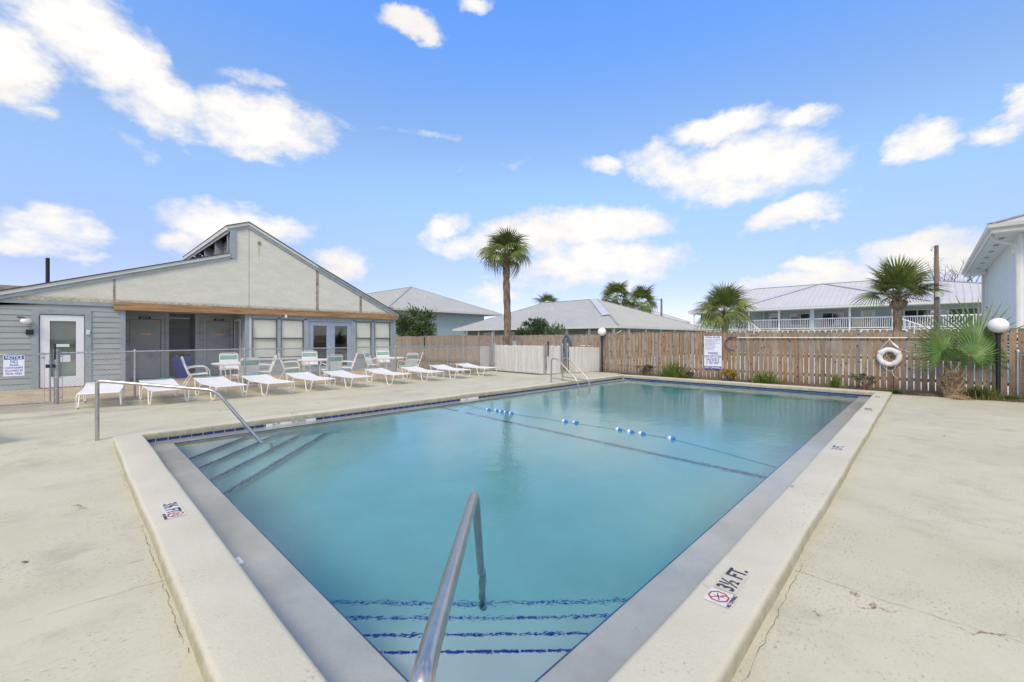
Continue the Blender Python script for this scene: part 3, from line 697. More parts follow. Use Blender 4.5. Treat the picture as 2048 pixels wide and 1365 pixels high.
# ------------------------------------------------------------------ handrails and ladder
def handrail(label, base, d, z0):
    t = thing('handrail', label, 'handrail', (*base, z0), math.atan2(d[1], d[0]), 'steel handrails at the pool steps')
    P = rounded([(0, 0, 0), (-.0, 0, .88), (.10, 0, .875), (1.52, 0, .71), (2.15, 0, -.12), (2.30, 0, -.20), (2.30, 0, -.75)], .13, 8)
    MB().tube(P, .0245, 14).build('rail', 'steel', t, smooth=True)
    MB().lathe([(.0, .012), (.045, .012), (.055, .0)], n=18).build('escutcheon', 'white_metal', t, smooth=True)
    return t
d = Vector((1.76, -1.18)).normalized()
handrail('curved steel handrail at the left corner steps beside the loungers', (.27, 8.59), d, .0+.05)
d = Vector((1, 1)).normalized()
handrail('steel handrail running from the viewer down to the near corner steps', (.47, .70), (d.x, d.y), 0.0)
lad = thing('pool_ladder', 'stainless pool ladder with two curved rails at the far left edge', 'pool ladder', (11.32, 8.85, .085))
for s_ in (-.31, .31):
    P = rounded([(s_, 0, 0), (s_, 0, .79), (s_, -.24, .80), (s_, -1.06, .13), (s_, -1.10, -.2), (s_, -1.10, -1.2)], .2, 7)
    MB().tube(P, .022, 10).build('rail', 'steel', lad, smooth=True)
    MB().tube([(s_, 0, .16), (s_, -1.06, .10)], .018, 8).build('brace', 'tarnished', lad, smooth=True)
for z in (-.35, -.65, -.95): MB().box(-.29, .29, -1.14, -1.05, z-.015, z+.015).build('step', 'steel', lad)

# ------------------------------------------------------------------ floating rope line
rp = thing('lane_rope', 'thin floating rope crossing the pool with blue and white floats', 'lane rope', (0, 0, LZ))
pts = [(6.62, 8.28, .03), (6.62, 7.9, .0), (6.52, 7.1, .004), (6.54, 6.3, .004), (6.62, 5.0, .004), (6.68, 4.0, .002), (6.68, 2.9, .003), (6.42, 2.1, -.004), (6.11, 1.34, .004)]
MB().tube(rounded(pts, .3, 4), .003, 6).build('rope', 'hose', rp, smooth=True)
fl = [(6.52, 7.04), (6.55, 6.80), (6.545, 6.65), (6.54, 6.50), (6.535, 6.34), (6.63, 4.99), (6.67, 4.77), (6.69, 3.86), (6.67, 3.62), (6.68, 3.42), (6.68, 2.91)]
prof = [(.008, -.062), (.024, -.055), (.034, -.03), (.036, .0)]
fm = MB(); fm.lathe(prof + [(.0, .0)], n=14); wm = fm.mesh('float_half', 'float_white', True)
fm = MB(); fm.lathe([(.0, .0)] + [(r_, -z_) for r_, z_ in reversed(prof)], n=14); bmh = fm.mesh('float_half', 'float_blue', True)
for (x, y) in fl:
    fo = link('float', wm, rp); fo.matrix_local = Matrix.Translation((x, y, .008)) @ Matrix.Rotation(R(90+rnd.uniform(-4, 4)), 4, 'X')
    link('float_half', bmh, fo)

# ------------------------------------------------------------------ wooden picket fences
def picket_mesh(w, h, th, ear, seed):
    poly = [(0, -w/2, 0), (0, w/2, 0), (0, w/2, h-ear), (0, w/2-ear*.35, h-ear*.35), (0, w/2-ear*.9, h), (0, -w/2+ear*.9, h), (0, -w/2+ear*.35, h-ear*.35), (0, -w/2, h-ear)]
    return MB().prism(poly, (th, 0, 0)).mesh('picket', 'picket')
def fence_run(root, A, B, h, pitch, w, mat, ear=.03, jit=.006, z0=.0, hfn=None, rails=(.35, .95, 1.5)):
    A, B = Vector((*A, z0)), Vector((*B, z0)); L = (B-A).length; d = (B-A)/L; n = int(L/pitch); ang = math.atan2(d.y, d.x) - R(90)
    me = picket_mesh(w, 1, .017, .03, 0); me.materials[0] = M[mat]
    me = MB().prism([(0, -w/2, 0), (0, w/2, 0), (0, w/2, h-ear), (0, w/2-ear*.35, h-ear*.3), (0, w/2-ear*.9, h), (0, -w/2+ear*.9, h), (0, -w/2+ear*.35, h-ear*.3), (0, -w/2, h-ear)], (.017, 0, 0)).mesh('picket', mat)
    for k in range(n):
        p = A + d*(k+.5)*pitch + Vector((-d.y, d.x, 0))*rnd.uniform(-.004, .004)
        o = link('picket', me, root)
        hz = 1+rnd.uniform(-jit, jit); 
        if hfn: hz *= hfn((k+.5)*pitch)
        o.matrix_local = Matrix.Translation(p + Vector((0, 0, rnd.uniform(-.006, .012)))) @ Matrix.Rotation(ang + R(rnd.uniform(-1.5, 1.5)), 4, 'Z') @ Matrix.Rotation(R(rnd.uniform(-.35, .35)), 4, 'X') @ Matrix.Diagonal((1, rnd.uniform(.95, 1.035), hz, 1))
    nrm = Vector((d.y, -d.x, 0))*-1
    side = Vector((d.y, -d.x, 0)) if (Vector((d.y, -d.x, 0)).x + Vector((d.y, -d.x, 0)).y*.3) > 0 else -Vector((d.y, -d.x, 0))
    for z in rails:
        if z > h-.1: continue
        MB().bar(A+side*.045+Vector((0, 0, z)), B+side*.045+Vector((0, 0, z)), .04, .085).build('rail', 'rail_wood', root)
    k = 0
    while k*2.4 < L:
        p = A + d*min(k*2.4+.3, L-.05) + side*.11; MB().box(p.x-.045, p.x+.045, p.y-.045, p.y+.045, z0-.1, z0+h-.12).build('post', 'rail_wood', root); k += 1
fn = thing('picket_fence', 'tall weathered brown picket fence behind the far end of the pool', 'fence', (0, 0, 0))
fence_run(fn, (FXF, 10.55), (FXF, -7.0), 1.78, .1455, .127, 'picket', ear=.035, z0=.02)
fg = thing('picket_fence', 'older grey brown picket fence running away behind the tall palm', 'fence', (0, 0, 0))
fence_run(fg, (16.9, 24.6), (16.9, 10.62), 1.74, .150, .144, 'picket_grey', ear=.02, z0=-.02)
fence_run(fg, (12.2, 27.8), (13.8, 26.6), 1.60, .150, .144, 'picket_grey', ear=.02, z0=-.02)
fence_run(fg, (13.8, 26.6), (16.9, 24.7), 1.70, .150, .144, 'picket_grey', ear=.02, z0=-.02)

# ------------------------------------------------------------------ chain link fence, gate, privacy panels
def chain(mb, A, B, z0, z1, cell=.075, r=.0026):
    A, B = Vector(A), Vector(B); L = (B-A).length; d = (B-A)/L; H = z1-z0
    n = int((L+H)/cell)+1
    for sgn in (1, -1):
        for k in range(n+1):
            s0 = k*cell - H                                     # where the wire meets the bottom
            a, b_ = max(0, s0), min(L, s0+H)
            if b_-a < .01: continue
            za, zb = a-s0, b_-s0
            if sgn < 0: za, zb = H-za, H-zb
            p, q_ = A+d*a+Vector((0, 0, z0+za)), A+d*b_+Vector((0, 0, z0+zb))
            mb.tube([p, q_], r, 3, cap=False)
def cl_post(root, x, y, h, r=.03, cap=True):
    m_ = MB().tube([(x, y, -.05), (x, y, h)], r, 10)
    if cap: m_.lathe([(r*1.2, -.01), (r*1.25, .02), (r*.5, .05), (.003, .055)], (x, y, h), 10)
    return m_.build('post', 'galv', root, smooth=True)
FY = 14.72
cf = thing('chain_link_fence', 'low chain link fence between the pool deck and the patio', 'fence', (0, 0, 0))
for x in (1.16, 3.65, 6.19, 8.75, 11.26): cl_post(cf, x, FY, 1.21, .024)
cl_post(cf, -.23, FY, 1.24, .045); cl_post(cf, 13.88, FY, 1.80, .05)
MB().tube(rounded([(-.23, FY, 1.2), (3.65, FY, 1.225), (6.19, FY, 1.215), (8.75, FY, 1.225), (11.26, FY, 1.20), (12.6, FY, 1.245), (13.88, FY, 1.22)], .3, 3), .019, 8).build('top_rail', 'galv', cf, smooth=True)
mb = MB(); chain(mb, (-.2, FY, 0), (13.85, FY, 0), .03, 1.2); mb.build('chain_link_mesh', 'wire', cf, kind='stuff')
mb = MB()
for z in (1.12, .62, .15): mb.lathe([(.048, -.012), (.052, 0), (.048, .012)], (-.23, FY, z), 12); mb.box(-.18, -.13, FY-.02, FY+.02, z-.01, z+.01)
mb.tube([(-.13, FY, .05), (-.13, FY, 1.18)], .006, 6); mb.build('tension_band', 'galv', cf)
# gate
gt = thing('chain_link_gate', 'chain link gate with grey frame at the left edge of the deck', 'gate', (0, 0, 0))
g0, g1, GY = -1.75, -.33, 14.67
mb = MB(); mb.tube([(g1, GY, .06), (g1, GY, 1.19), (g0, GY, 1.19), (g0, GY, .06), (g1, GY, .06)], .019, 8); mb.build('gate_frame', 'galv', gt, smooth=True)
MB().tube([(-.42, GY, .07), (-.42, GY, 1.17)], .006, 6).build('tension_bar', 'galv', gt)
mb = MB(); chain(mb, (g0, GY, 0), (-.42, GY, 0), .06, 1.17); mb.build('chain_link_mesh', 'wire', gt, kind='stuff')
mb = MB(); mb.box(-.40, -.33, GY-.03, GY+.03, .86, .94); mb.box(-.30, -.25, GY-.03, GY+.03, .86, .94); mb.build('latch', 'black_plastic', gt)
MB().box(-.265, -.235, GY-.06, GY-.035, 1.05, 1.42).build('latch_rod', 'black_plastic', gt)
# NOTICE sign on the gate
sg = thing('notice_sign', 'white and blue NOTICE sign about glass containers wired to the gate', 'sign', (-.875, 14.63, .94), R(-2))
MB().box(-.155, .155, -.004, .004, -.235, .235).build('board', 'sign_white', sg)
MB().box(-.145, .145, -.0065, -.005, .135, .225).build('header', 'ink_blue', sg)
def vtext(txt, size, mat, x, z, parent, y=-.0075, bold=.03, sx=1., spacing=1.0):
    o = link('lettering', text_mesh(txt, size, mat, bold=bold, sx=sx, spacing=spacing), parent); o.matrix_local = Matrix.Translation((x, y, z)) @ Matrix.Rotation(R(90), 4, 'X'); return o
vtext('NOTICE', .10, 'sign_white', 0, .18, sg, sx=.68, bold=.02)
for txt, z, s_ in (('NO', .085, .10), ('GLASS', .012, .066), ('CONTAINERS', -.052, .062), ('ALLOWED IN', -.117, .062), ('POOL AREA', -.182, .064)): vtext(txt, s_, 'ink_blue', 0, z, sg, bold=.006, y=-.0055, sx=.70)
# white privacy slat panels round the pump yard
def slat_panel(root, A, B, z0, z1, sag=0):
    A, B = Vector((*A, 0)), Vector((*B, 0)); L = (B-A).length; d = (B-A)/L; n = int(L/.068); mb = MB(); nr = Vector((-d.y, d.x, 0))
    for k in range(n):
        a = A+d*(k*.068+.004); b_ = a+d*.054; t = (k+.5)/n; zt = z1 + sag*math.sin(math.pi*t) + rnd.uniform(-.022, .018)
        mb.bar(((a+b_)/2 + Vector((0, 0, z0))), ((a+b_)/2 + Vector((0, 0, zt))), .054, .006, up=nr)
    mb.build('slat_row', 'white_slat', root, kind='stuff')
    off = nr*.012 if nr.dot(-A) > 0 else -nr*.012
    mb = MB(); chain(mb, A+off, B+off, z0, z1-.02, .088, .004); mb.build('chain_link_mesh', 'slat_wire', root, kind='stuff')
pf = thing('privacy_fence', 'chain link panels with white slats screening the corner by the tall palm', 'fence', (0, 0, 0))
for (x, y, h, r_) in ((13.88, 14.55, 1.25, .03), (13.78, 11.42, 1.30, .045), (14.62, 11.14, 1.28, .035), (14.86, 11.05, 1.28, .035)): cl_post(pf, x, y, h, r_)
slat_panel(pf, (13.88, 14.62), (13.80, 11.48), .05, 1.23)
slat_panel(pf, (13.88, 11.39), (14.55, 11.16), .05, 1.23)
slat_panel(pf, (14.95, 11.02), (16.42, 10.42), .07, 1.17, .06)
slat_panel(pf, (13.2, 14.80), (13.80, 14.80), .05, 1.18)
MB().tube([(14.9, 11.04, 1.21), (16.4, 10.42, 1.17)], .016, 8).build('top_rail', 'rust_slat', pf, smooth=True)
MB().tube([(13.83, 14.5, .035), (13.76, 11.40, .03), (14.6, 11.12, .03)], .022, 8).build('bottom_rail', 'green_paint', pf, smooth=True)
MB().bar((14.95, 10.99, .03), (16.45, 10.38, .03), .04, .05).build('bottom_board', 'rust_slat', pf)
MB().box(13.86, 13.90, 11.30, 11.34, .8, 1.42).build('latch_rod', 'black_plastic', pf)
# rusty slat fence at the right
rf = thing('chain_link_fence', 'chain link fence with rusty brown slats at the right edge', 'fence', (0, 0, 0))
cl_post(rf, 16.35, -1.66, 1.22, .035)
A_, B_ = Vector((16.35, -1.70, 0)), Vector((11.6, -5.2, 0)); MB().tube([A_+Vector((0, 0, 1.19)), B_+Vector((0, 0, 1.19))], .02, 8).build('top_rail', 'galv', rf, smooth=True)
d = (B_-A_).normalized(); L = (B_-A_).length; slm = MB().box(-.03, .03, -.004, .004, .03, 1.14).mesh('slat', 'rust_slat')
for k in range(int(L/.075)):
    o = link('slat', slm, rf); p = A_+d*(k*.075+.06); o.matrix_local = Matrix.Translation(p) @ Matrix.Rotation(math.atan2(d.y, d.x), 4, 'Z')
nr = Vector((-d.y, d.x, 0)); nr = nr if nr.dot(-A_) > 0 else -nr
mb = MB(); chain(mb, A_+nr*.012, B_+nr*.012, .03, 1.18); mb.build('chain_link_mesh', 'wire', rf, kind='stuff')

# ------------------------------------------------------------------ clubhouse
cb = thing('clubhouse', 'blue grey clubhouse with cream gable, recessed entry and orange brown beam', 'building', (0, 0, 0))
V0 = 18.0; ZB = .12; VB = 26.4
L1 = lambda x: 4.67 - .336*(4.13-x)
def TOP(x): return 5.60+(x-3.93)*.375 if x < 4.57 else (5.84-(x-4.57)*.52 if x < 7.05 else 4.55-(x-7.05)*.49)
def wallbox(name, mat, x0, x1, y0, y1, z0, z1, parent=cb): return MB().box(x0, x1, y0, y1, z0, z1).build(name, mat, parent)
def siding(x0, x1, y, z0, z1, mat='siding', pitch=.165, axis='x', parent=cb):
    n = max(1, round((z1-z0)/pitch)); p = (z1-z0)/n
    for k in range(n):
        a, c = z0+k*p, z0+(k+1)*p
        if axis == 'x': poly = [(x0, y-.020, a), (x0, y-.006, c-.004), (x0, y+.01, c-.004), (x0, y+.01, a)]; dv = (x1-x0, 0, 0)
        else: poly = [(y-.020, x0, a), (y-.006, x0, c-.004), (y+.01, x0, c-.004), (y+.01, x0, a)]; dv = (0, x1-x0, 0)
        MB().prism(poly, dv).build('siding_board', mat, parent)
# cores
wallbox('wall', 'dark_inside', -2.0, -.66, V0+.012, V0+.15, ZB, 2.66); wallbox('wall', 'dark_inside', .36, 1.18, V0+.012, V0+.15, ZB, 2.66)
wallbox('wall', 'dark_inside', -.66, .36, V0+.012, V0+.15, 2.26, 2.66)
siding(-2.0, -.76, V0, ZB, 2.52); siding(.44, 1.08, V0, ZB, 2.52); siding(-.76, .44, V0, 2.37, 2.52)
wallbox('trim_band', 'bluegrey', -2.0, .93, V0-.055, V0+.01, 2.52, 2.64)
wallbox('corner_trim', 'bluegrey', 1.08, 1.20, V0-.03, V0+.10, ZB, 2.44)
MB().box(1.10, 1.18, V0+.1, 19.6, ZB, 2.6).build('wall', 'siding', cb)
# white glazed door
wallbox('door_trim', 'bluegrey', -.76, -.62, V0-.035, V0+.02, ZB, 2.24); wallbox('door_trim', 'bluegrey', .30, .44, V0-.035, V0+.02, ZB, 2.24); wallbox('door_trim', 'bluegrey', -.76, .44, V0-.036, V0+.02, 2.242, 2.37)
dr = MB(); dx0, dx1, dz0, dz1 = -.60, .285, ZB+.02, 2.22
dr.box(dx0, dx1, V0+.0, V0+.05, dz0, dz0+.30); dr.box(dx0, dx1, V0, V0+.05, dz1-.17, dz1); dr.box(dx0, dx0+.19, V0, V0+.05, dz0+.30, dz1-.17); dr.box(dx1-.17, dx1, V0, V0+.05, dz0+.30, dz1-.17)
do = dr.build('door', 'white_paint', cb)
sheet(dx0+.19, dx1-.17, V0+.02, V0+.026, dz0+.30, dz1-.17).build('pane', 'glass_mid', do)
mb = MB(); mb.tube([(dx0+.07, V0, 1.12), (dx0+.07, V0-.03, 1.12)], .025, 10); mb.lathe([(0, -.03), (.024, -.015), (.03, 0), (.024, .02), (0, .03)], (dx0+.07, V0-.055, 1.0), 12); mb.build('handle', 'galv', do, smooth=True)
mb = MB()
for k in range(22): mb.box(dx0+.2, dx1-.18, V0+.06, V0+.075, 1.38+k*.03, 1.404+k*.03)
mb.build('blind', 'door_grey', do, kind='stuff')
MB().box(-.28, -.02, V0+.012, V0+.018, 1.30, 1.38).build('notice', 'paper', do); MB().box(-.20, .0, V0+.012, V0+.018, .86, 1.06).build('notice', 'paper', do)
wallbox('interior', 'blind', -.62, .30, V0+.25, V0+.28, ZB, 2.3)
wallbox('threshold', 'rail_wood', -.62, .3, V0-.05, V0+.01, ZB-.03, ZB+.018)
# gable panels
GV = V0-.05
def gpanel(x0, x1, zb, top, th=.05, extra=None):
    xs = [x0] + [k for k in (extra or [])] + [x1]
    poly = [(x0, GV, zb), (x1, GV, zb)] + [(x, GV, top(x)-.225) for x in reversed(xs)]
    return MB().prism(poly, (0, th, 0)).build('gable_panel', 'gable', cb)
gpanel(-1.95, .915, 2.63, L1); 
poly = [(.965, GV, 2.67), (4.585, GV, 2.67), (4.585, GV, TOP(4.57)-.225), (4.15, GV, TOP(4.15)-.225), (4.15, GV, L1(4.13)-.225), (.965, GV, L1(.965)-.225)]
MB().prism(poly, (0, .05, 0)).build('gable_panel', 'gable', cb)
gpanel(4.597, 7.00, 2.67, TOP); gpanel(7.11, 8.88, 2.67, TOP); gpanel(8.99, 10.70, 2.67, lambda x: max(TOP(x), 2.90))
MB().box(-1.9, 10.6, GV+.051, GV+.06, 2.6, 3.0).build('gable_backing', 'peeled', cb)
for (x, w, top, mt) in ((.94, .05, L1, 'peeled'), (7.055, .10, TOP, 'peeled'), (8.935, .10, TOP, 'peeled')):
    MB().box(x-w/2, x+w/2, GV-.008, GV+.05, 2.67, top(x)-.24).build('batten', mt, cb)
# rake boards: pale upper strip, blue-grey lower strip
def rake(xa, xb, fn_, dz0, dz1, y0, mat, name='rake_board'):
    return MB().prism([(xa, y0, fn_(xa)-dz0), (xb, y0, fn_(xb)-dz0), (xb, y0, fn_(xb)-dz1), (xa, y0, fn_(xa)-dz1)], (0, .04, 0)).build(name, mat, cb)
lfn = L1
for (xa, xb, fn_, up) in ((-2.4, 3.98, lfn, 'fascia'), (3.90, 4.57, lambda x: 5.60+(x-3.93)*.375, 'fascia'), (4.57, 7.05, lambda x: 5.84-(x-4.57)*.52, 'fascia'), (7.05, 10.80, lambda x: 4.55-(x-7.05)*.49, 'bluegrey')):
    rake(xa, xb, fn_, .025, .125, GV-.075, up); rake(xa, xb, fn_, .12, .235, GV-.045, 'bluegrey')
MB().box(3.98, 4.15, GV-.06, GV+.0, 4.43, 5.44).build('corner_board', 'bluegrey', cb)
# wooden beam in three lengths
for (a, b_) in ((.93, 4.52), (4.524, 8.70), (8.704, 10.72)): MB().box(a, b_, V0-.14, V0+.02, 2.43, 2.655).build('beam', 'beam_wood', cb)
MB().box(.93, 10.7, V0-.12, V0-.03, 2.656, 2.672).build('flashing', 'peeled', cb)
# roofs as slabs running back
def slab(xa, za, xb, zb_, name='roof', mat='roof_edge', y0=GV-.10, y1=VB, th=.03):
    return MB().prism([(xa, y0, za), (xb, y0, zb_), (xb, y0, zb_-th), (xa, y0, za-th)], (0, y1-y0, 0)).build(name, mat, cb)
slab(-2.45, L1(-2.45)+.005, 3.955, L1(3.955)+.005); slab(3.955, L1(3.955)+.005, 4.13, L1(4.13)+.005, y0=GV+.05)
slab(3.85, 5.575, 4.57, 5.846); slab(4.57, 5.846, 7.05, 4.556); slab(7.05, 4.556, 10.88, 2.67)
MB().box(3.93, 4.55, VB-.12, VB-.08, 4.55, 5.62).build('wall', 'siding', cb)
MB().box(3.86, 3.90, GV-.07, VB, 5.40, 5.56).build('eave_board', 'fascia', cb); MB().box(3.90, 3.93, GV-.05, VB, 5.30, 5.45).build('eave_trim', 'bluegrey', cb)

# clerestory: fins with siding behind
for vv in (18.18, 20.05, 21.96, 23.93, 25.78): MB().box(3.96, 4.20, vv, vv+.07, 4.56, 5.40).build('fin', 'bluegrey', cb)
for k in range(5):
    z = 4.6+k*.15; MB().box(4.24-.004*(k%2), 4.27, GV+.06, VB-.1, z, z+.143).build('siding_board', 'siding', cb)

# back and side walls
MB().box(-2.0, -1.9, V0+.16, VB-.2, ZB, 2.5).build('wall', 'siding', cb)
MB().box(10.58, 10.68, V0+.16, VB-.2, ZB, 2.6).build('wall', 'siding', cb)
MB().box(-2, 10.6, VB-.25, VB-.15, ZB, 2.5).build('wall', 'siding', cb)
# recessed entry
RV = 19.6
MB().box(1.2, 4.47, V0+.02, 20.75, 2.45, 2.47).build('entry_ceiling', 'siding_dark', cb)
def rdoor(x0, x1):
    d_ = MB().box(x0, x1, RV+.0, RV+.045, ZB+.03, 2.20).build('restroom_door', 'door_grey', cb)
    MB().box(x0+.28, x0+.55, RV-.006, RV, 1.675, 1.71).build('name_plate', 'brass', d_)
    mb = MB(); mb.lathe([(0, -.03), (.022, -.02), (.028, 0), (.022, .02), (0, .03)], (x1-.07, RV-.05, 1.05), 10); mb.build('handle', 'galv', d_)
    for (a, b_, c, e_) in ((x0-.11, x0-.012, ZB, 2.21), (x1+.012, x1+.11, ZB, 2.21)): MB().box(a, b_, RV-.03, RV+.04, c, e_).build('door_trim', 'siding_dark', cb)
    MB().box(x0-.11, x1+.11, RV-.031, RV+.04, 2.212, 2.31).build('door_trim', 'siding_dark', cb)
    s_ = MB().box(x0+.22, x0+.55, RV-.055, RV-.032, 2.23, 2.30).build('door_sign', 'black_plastic', cb)
    o = link('lettering', text_mesh('RESTROOM', .04, 'paper', bold=.01), s_); o.matrix_local = Matrix.Translation((x0+.385, RV-.0565, 2.265)) @ Matrix.Rotation(R(90), 4, 'X')
    MB().box(x0-.01, x1+.01, RV-.02, RV+.05, ZB-.002, ZB+.03).build('threshold', 'black_plastic', d_)
rdoor(1.42, 2.24); rdoor(3.60, 4.34)
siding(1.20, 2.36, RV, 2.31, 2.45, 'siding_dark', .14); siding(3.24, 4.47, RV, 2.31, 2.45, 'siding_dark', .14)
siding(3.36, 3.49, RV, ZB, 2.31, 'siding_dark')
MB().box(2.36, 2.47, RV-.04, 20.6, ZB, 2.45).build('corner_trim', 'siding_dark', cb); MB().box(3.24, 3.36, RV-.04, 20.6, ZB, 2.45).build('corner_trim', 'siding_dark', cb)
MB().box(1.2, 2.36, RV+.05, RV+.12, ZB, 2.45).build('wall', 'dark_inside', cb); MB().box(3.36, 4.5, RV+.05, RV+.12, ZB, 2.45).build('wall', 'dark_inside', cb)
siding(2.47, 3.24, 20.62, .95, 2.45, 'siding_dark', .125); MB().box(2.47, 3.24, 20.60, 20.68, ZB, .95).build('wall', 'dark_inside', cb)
# side wall of the right wing, seen from the entry
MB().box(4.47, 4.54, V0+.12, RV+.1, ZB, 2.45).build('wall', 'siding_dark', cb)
MB().box(4.44, 4.466, 18.55, 18.63, ZB, 2.2).build('door_trim', 'fascia', cb); MB().box(4.44, 4.466, 19.3, 19.38, ZB, 2.2).build('door_trim', 'fascia', cb); MB().box(4.44, 4.466, 18.55, 19.38, 2.202, 2.28).build('door_trim', 'fascia', cb)
MB().box(4.455, 4.468, 18.64, 19.29, ZB, 2.19).build('side_door', 'door_grey', cb)
# right wing front
MB().box(4.47, 4.60, V0-.03, V0+.10, ZB, 2.43).build('corner_trim', 'bluegrey', cb)
MB().box(4.602, 4.66, V0-.025, V0+.02, .74, 2.33).build('corner_trim', 'fascia', cb)
MB().box(10.52, 10.68, V0-.03, V0+.10, ZB, 2.43).build('corner_trim', 'bluegrey', cb)
MB().box(4.602, 10.518, V0-.022, V0+.02, 2.332, 2.43).build('trim_band', 'bluegrey', cb)
def window(x0, x1, z0, z1, y=V0, frame='dark_frame', parent=cb, mid=True, blind=True):
    w = .035; f_ = MB(); f_.box(x0, x1, y-.02, y+.04, z0, z0+w); f_.box(x0, x1, y-.02, y+.04, z1-w, z1); f_.box(x0, x0+w, y-.02, y+.04, z0+w, z1-w); f_.box(x1-w, x1, y-.02, y+.04, z0+w, z1-w)
    zm = (z0+z1)/2
    if mid: f_.box(x0+w, x1-w, y-.018, y+.035, zm-.025, zm+.025)
    fo = f_.build('window', frame, parent)
    if mid:
        sheet(x0+w, x1-w, y+.0, y+.005, zm+.025, z1-w).build('pane', 'glass', fo); sheet(x0+w, x1-w, y+.012, y+.017, z0+w, zm-.025).build('pane', 'glass', fo)
    else: sheet(x0+w, x1-w, y+.0, y+.005, z0+w, z1-w).build('pane', 'glass_dark', fo)
    if blind:
        mb = MB(); n = int((z1-z0-.08)/.045)
        for k in range(n): mb.prism([(x0+w, y+.05, z0+w+k*.045), (x0+w, y+.062, z0+w+k*.045+.002), (x0+w, y+.05, z0+w+(k+1)*.045-.004), (x0+w, y+.047, z0+w+(k+1)*.045-.004)], (x1-x0-2*w, 0, 0))
        mb.box(x0+w, x1-w, y+.066, y+.07, z0+w, z1-w)
        mb.build('blind', 'blind', fo, kind='stuff')
    return fo
for (a, b_) in ((4.70, 5.56), (5.68, 6.54), (8.72, 9.47), (9.60, 10.42)): window(a, b_, .80, 2.29)
for (a, b_) in ((4.662, 4.70), (5.562, 5.678), (6.542, 6.66), (8.60, 8.718), (9.472, 9.598), (10.422, 10.518)): MB().box(a, b_, V0-.026, V0+.03, .80, 2.33).build('window_trim', 'bluegrey', cb)
MB().box(4.662, 6.66, V0-.026, V0+.02, 2.292, 2.331).build('window_trim', 'bluegrey', cb); MB().box(8.60, 10.518, V0-.026, V0+.02, 2.292, 2.331).build('window_trim', 'bluegrey', cb)
MB().box(4.602, 6.66, V0-.05, V0+.02, .72, .798).build('sill', 'fascia', cb); MB().box(8.60, 10.518, V0-.05, V0+.02, .72, .798).build('sill', 'bluegrey', cb)
siding(4.602, 6.66, V0, ZB, .72); siding(8.60, 10.518, V0, ZB, .72)
MB().box(4.55, 6.66, V0+.08, V0+.12, ZB, .8).build('wall', 'dark_inside', cb)
# double doors
MB().box(6.66, 6.74, V0-.03, V0+.03, ZB, 2.332).build('door_trim', 'bluegrey', cb); MB().box(8.52, 8.60, V0-.03, V0+.03, ZB, 2.332).build('door_trim', 'bluegrey', cb); MB().box(6.74, 8.52, V0-.03, V0+.03, 2.24, 2.332).build('door_trim', 'bluegrey', cb)
for (x0_, x1_) in ((6.745, 7.628), (7.632, 8.515)):
    m_ = MB(); z0_, z1_ = ZB+.02, 2.235
    m_.box(x0_, x0_+.17, V0, V0+.05, z0_, z1_); m_.box(x1_-.17, x1_, V0, V0+.05, z0_, z1_); m_.box(x0_+.17, x1_-.17, V0, V0+.05, z1_-.16, z1_); m_.box(x0_+.17, x1_-.17, V0, V0+.05, z0_, z0_+.25)
    d_ = m_.build('glazed_door', 'door_blue', cb); sheet(x0_+.17, x1_-.17, V0+.02, V0+.026, z0_+.25, z1_-.16).build('pane', 'glass_dark', d_)
    hx = x1_-.08 if x0_ < 7 else x0_+.08
    MB().tube([(hx, V0, 1.1), (hx, V0-.05, 1.1), (hx+(.1 if x0_ > 7 else -.1), V0-.05, 1.1)], .01, 6).build('handle', 'galv', d_)
wallbox('interior', 'house_green', 4.7, 10.4, V0+2.2, V0+2.25, ZB, 2.4); wallbox('interior_ceiling', 'blind', 4.56, 10.56, V0+.1, V0+2.2, 2.44, 2.46)
MB().box(8.1, 8.3, V0+1.2, V0+1.22, .9, 1.9).build('interior_blind', 'blind', cb)
MB().lathe([(0, 0), (.05, 0), (.05, .02), (0, .02)], (0, 0, 0), 14).build('outlet', 'house_green', cb, loc=(9.35, V0-.045, .42))
# fittings on the wall
wl_ = thing('wall_lamp', 'white oval wall lamp with black bracket left of the white door', 'wall lamp', (-.85, V0-.02, 2.08))
MB().tube([(-.16, 0, .06), (-.04, -.10, .04), (.02, -.13, .0)], .014, 8).build('bracket', 'black_plastic', wl_); MB().lathe([(0, -.10), (.05, -.095), (.10, -.06), (.115, -.01), (.10, .035), (.06, .05), (0, .05)], (0, -.14, -.04), 18).build('globe', 'globe', wl_, smooth=True)
mbx = MB().box(-.07, .07, -.05, 0, -.07, .07); mbx.box(-.05, .05, -.06, -.05, -.02, .04)
mbx.build('card_reader', 'black_plastic', loc=(-.79, V0-.022, 1.72), label='small black box on the siding left of the white door', cat='box')
kp = thing('keypad', 'small white key box on the trim right of the white door', 'key box', (.37, V0-.036, 1.73)); MB().box(-.04, .04, -.03, 0, -.065, .065).build('case', 'white_paint', kp); MB().lathe([(0, 0), (.02, 0), (.02, .01), (0, .01)], (0, 0, 0), 12).build('dial', 'galv', kp, loc=(0, -.04, 0))
fl_ = thing('floodlight', 'small grey floodlight hanging from the brown beam above the windows', 'floodlight', (5.72, V0-.14, 2.56)); MB().tube([(0, 0, 0), (0, -.06, -.03), (.06, -.10, -.12)], .012, 8).build('arm', 'galv', fl_); MB().lathe([(0, 0), (.03, .0), (.05, -.10), (.045, -.12), (0, -.12)], (.08, -.11, -.1), 14).build('lamp_head', 'fascia', fl_, smooth=True)
of = thing('old_fitting', 'stained round fitting high on the cream gable', 'fitting', (4.92, GV, 5.13)); MB().lathe([(0, 0), (.05, 0), (.06, .03), (.02, .06), (0, .06)], (0, 0, 0), 14).build('base', 'peeled', of, smooth=True).rotation_euler = (R(90), 0, 0)
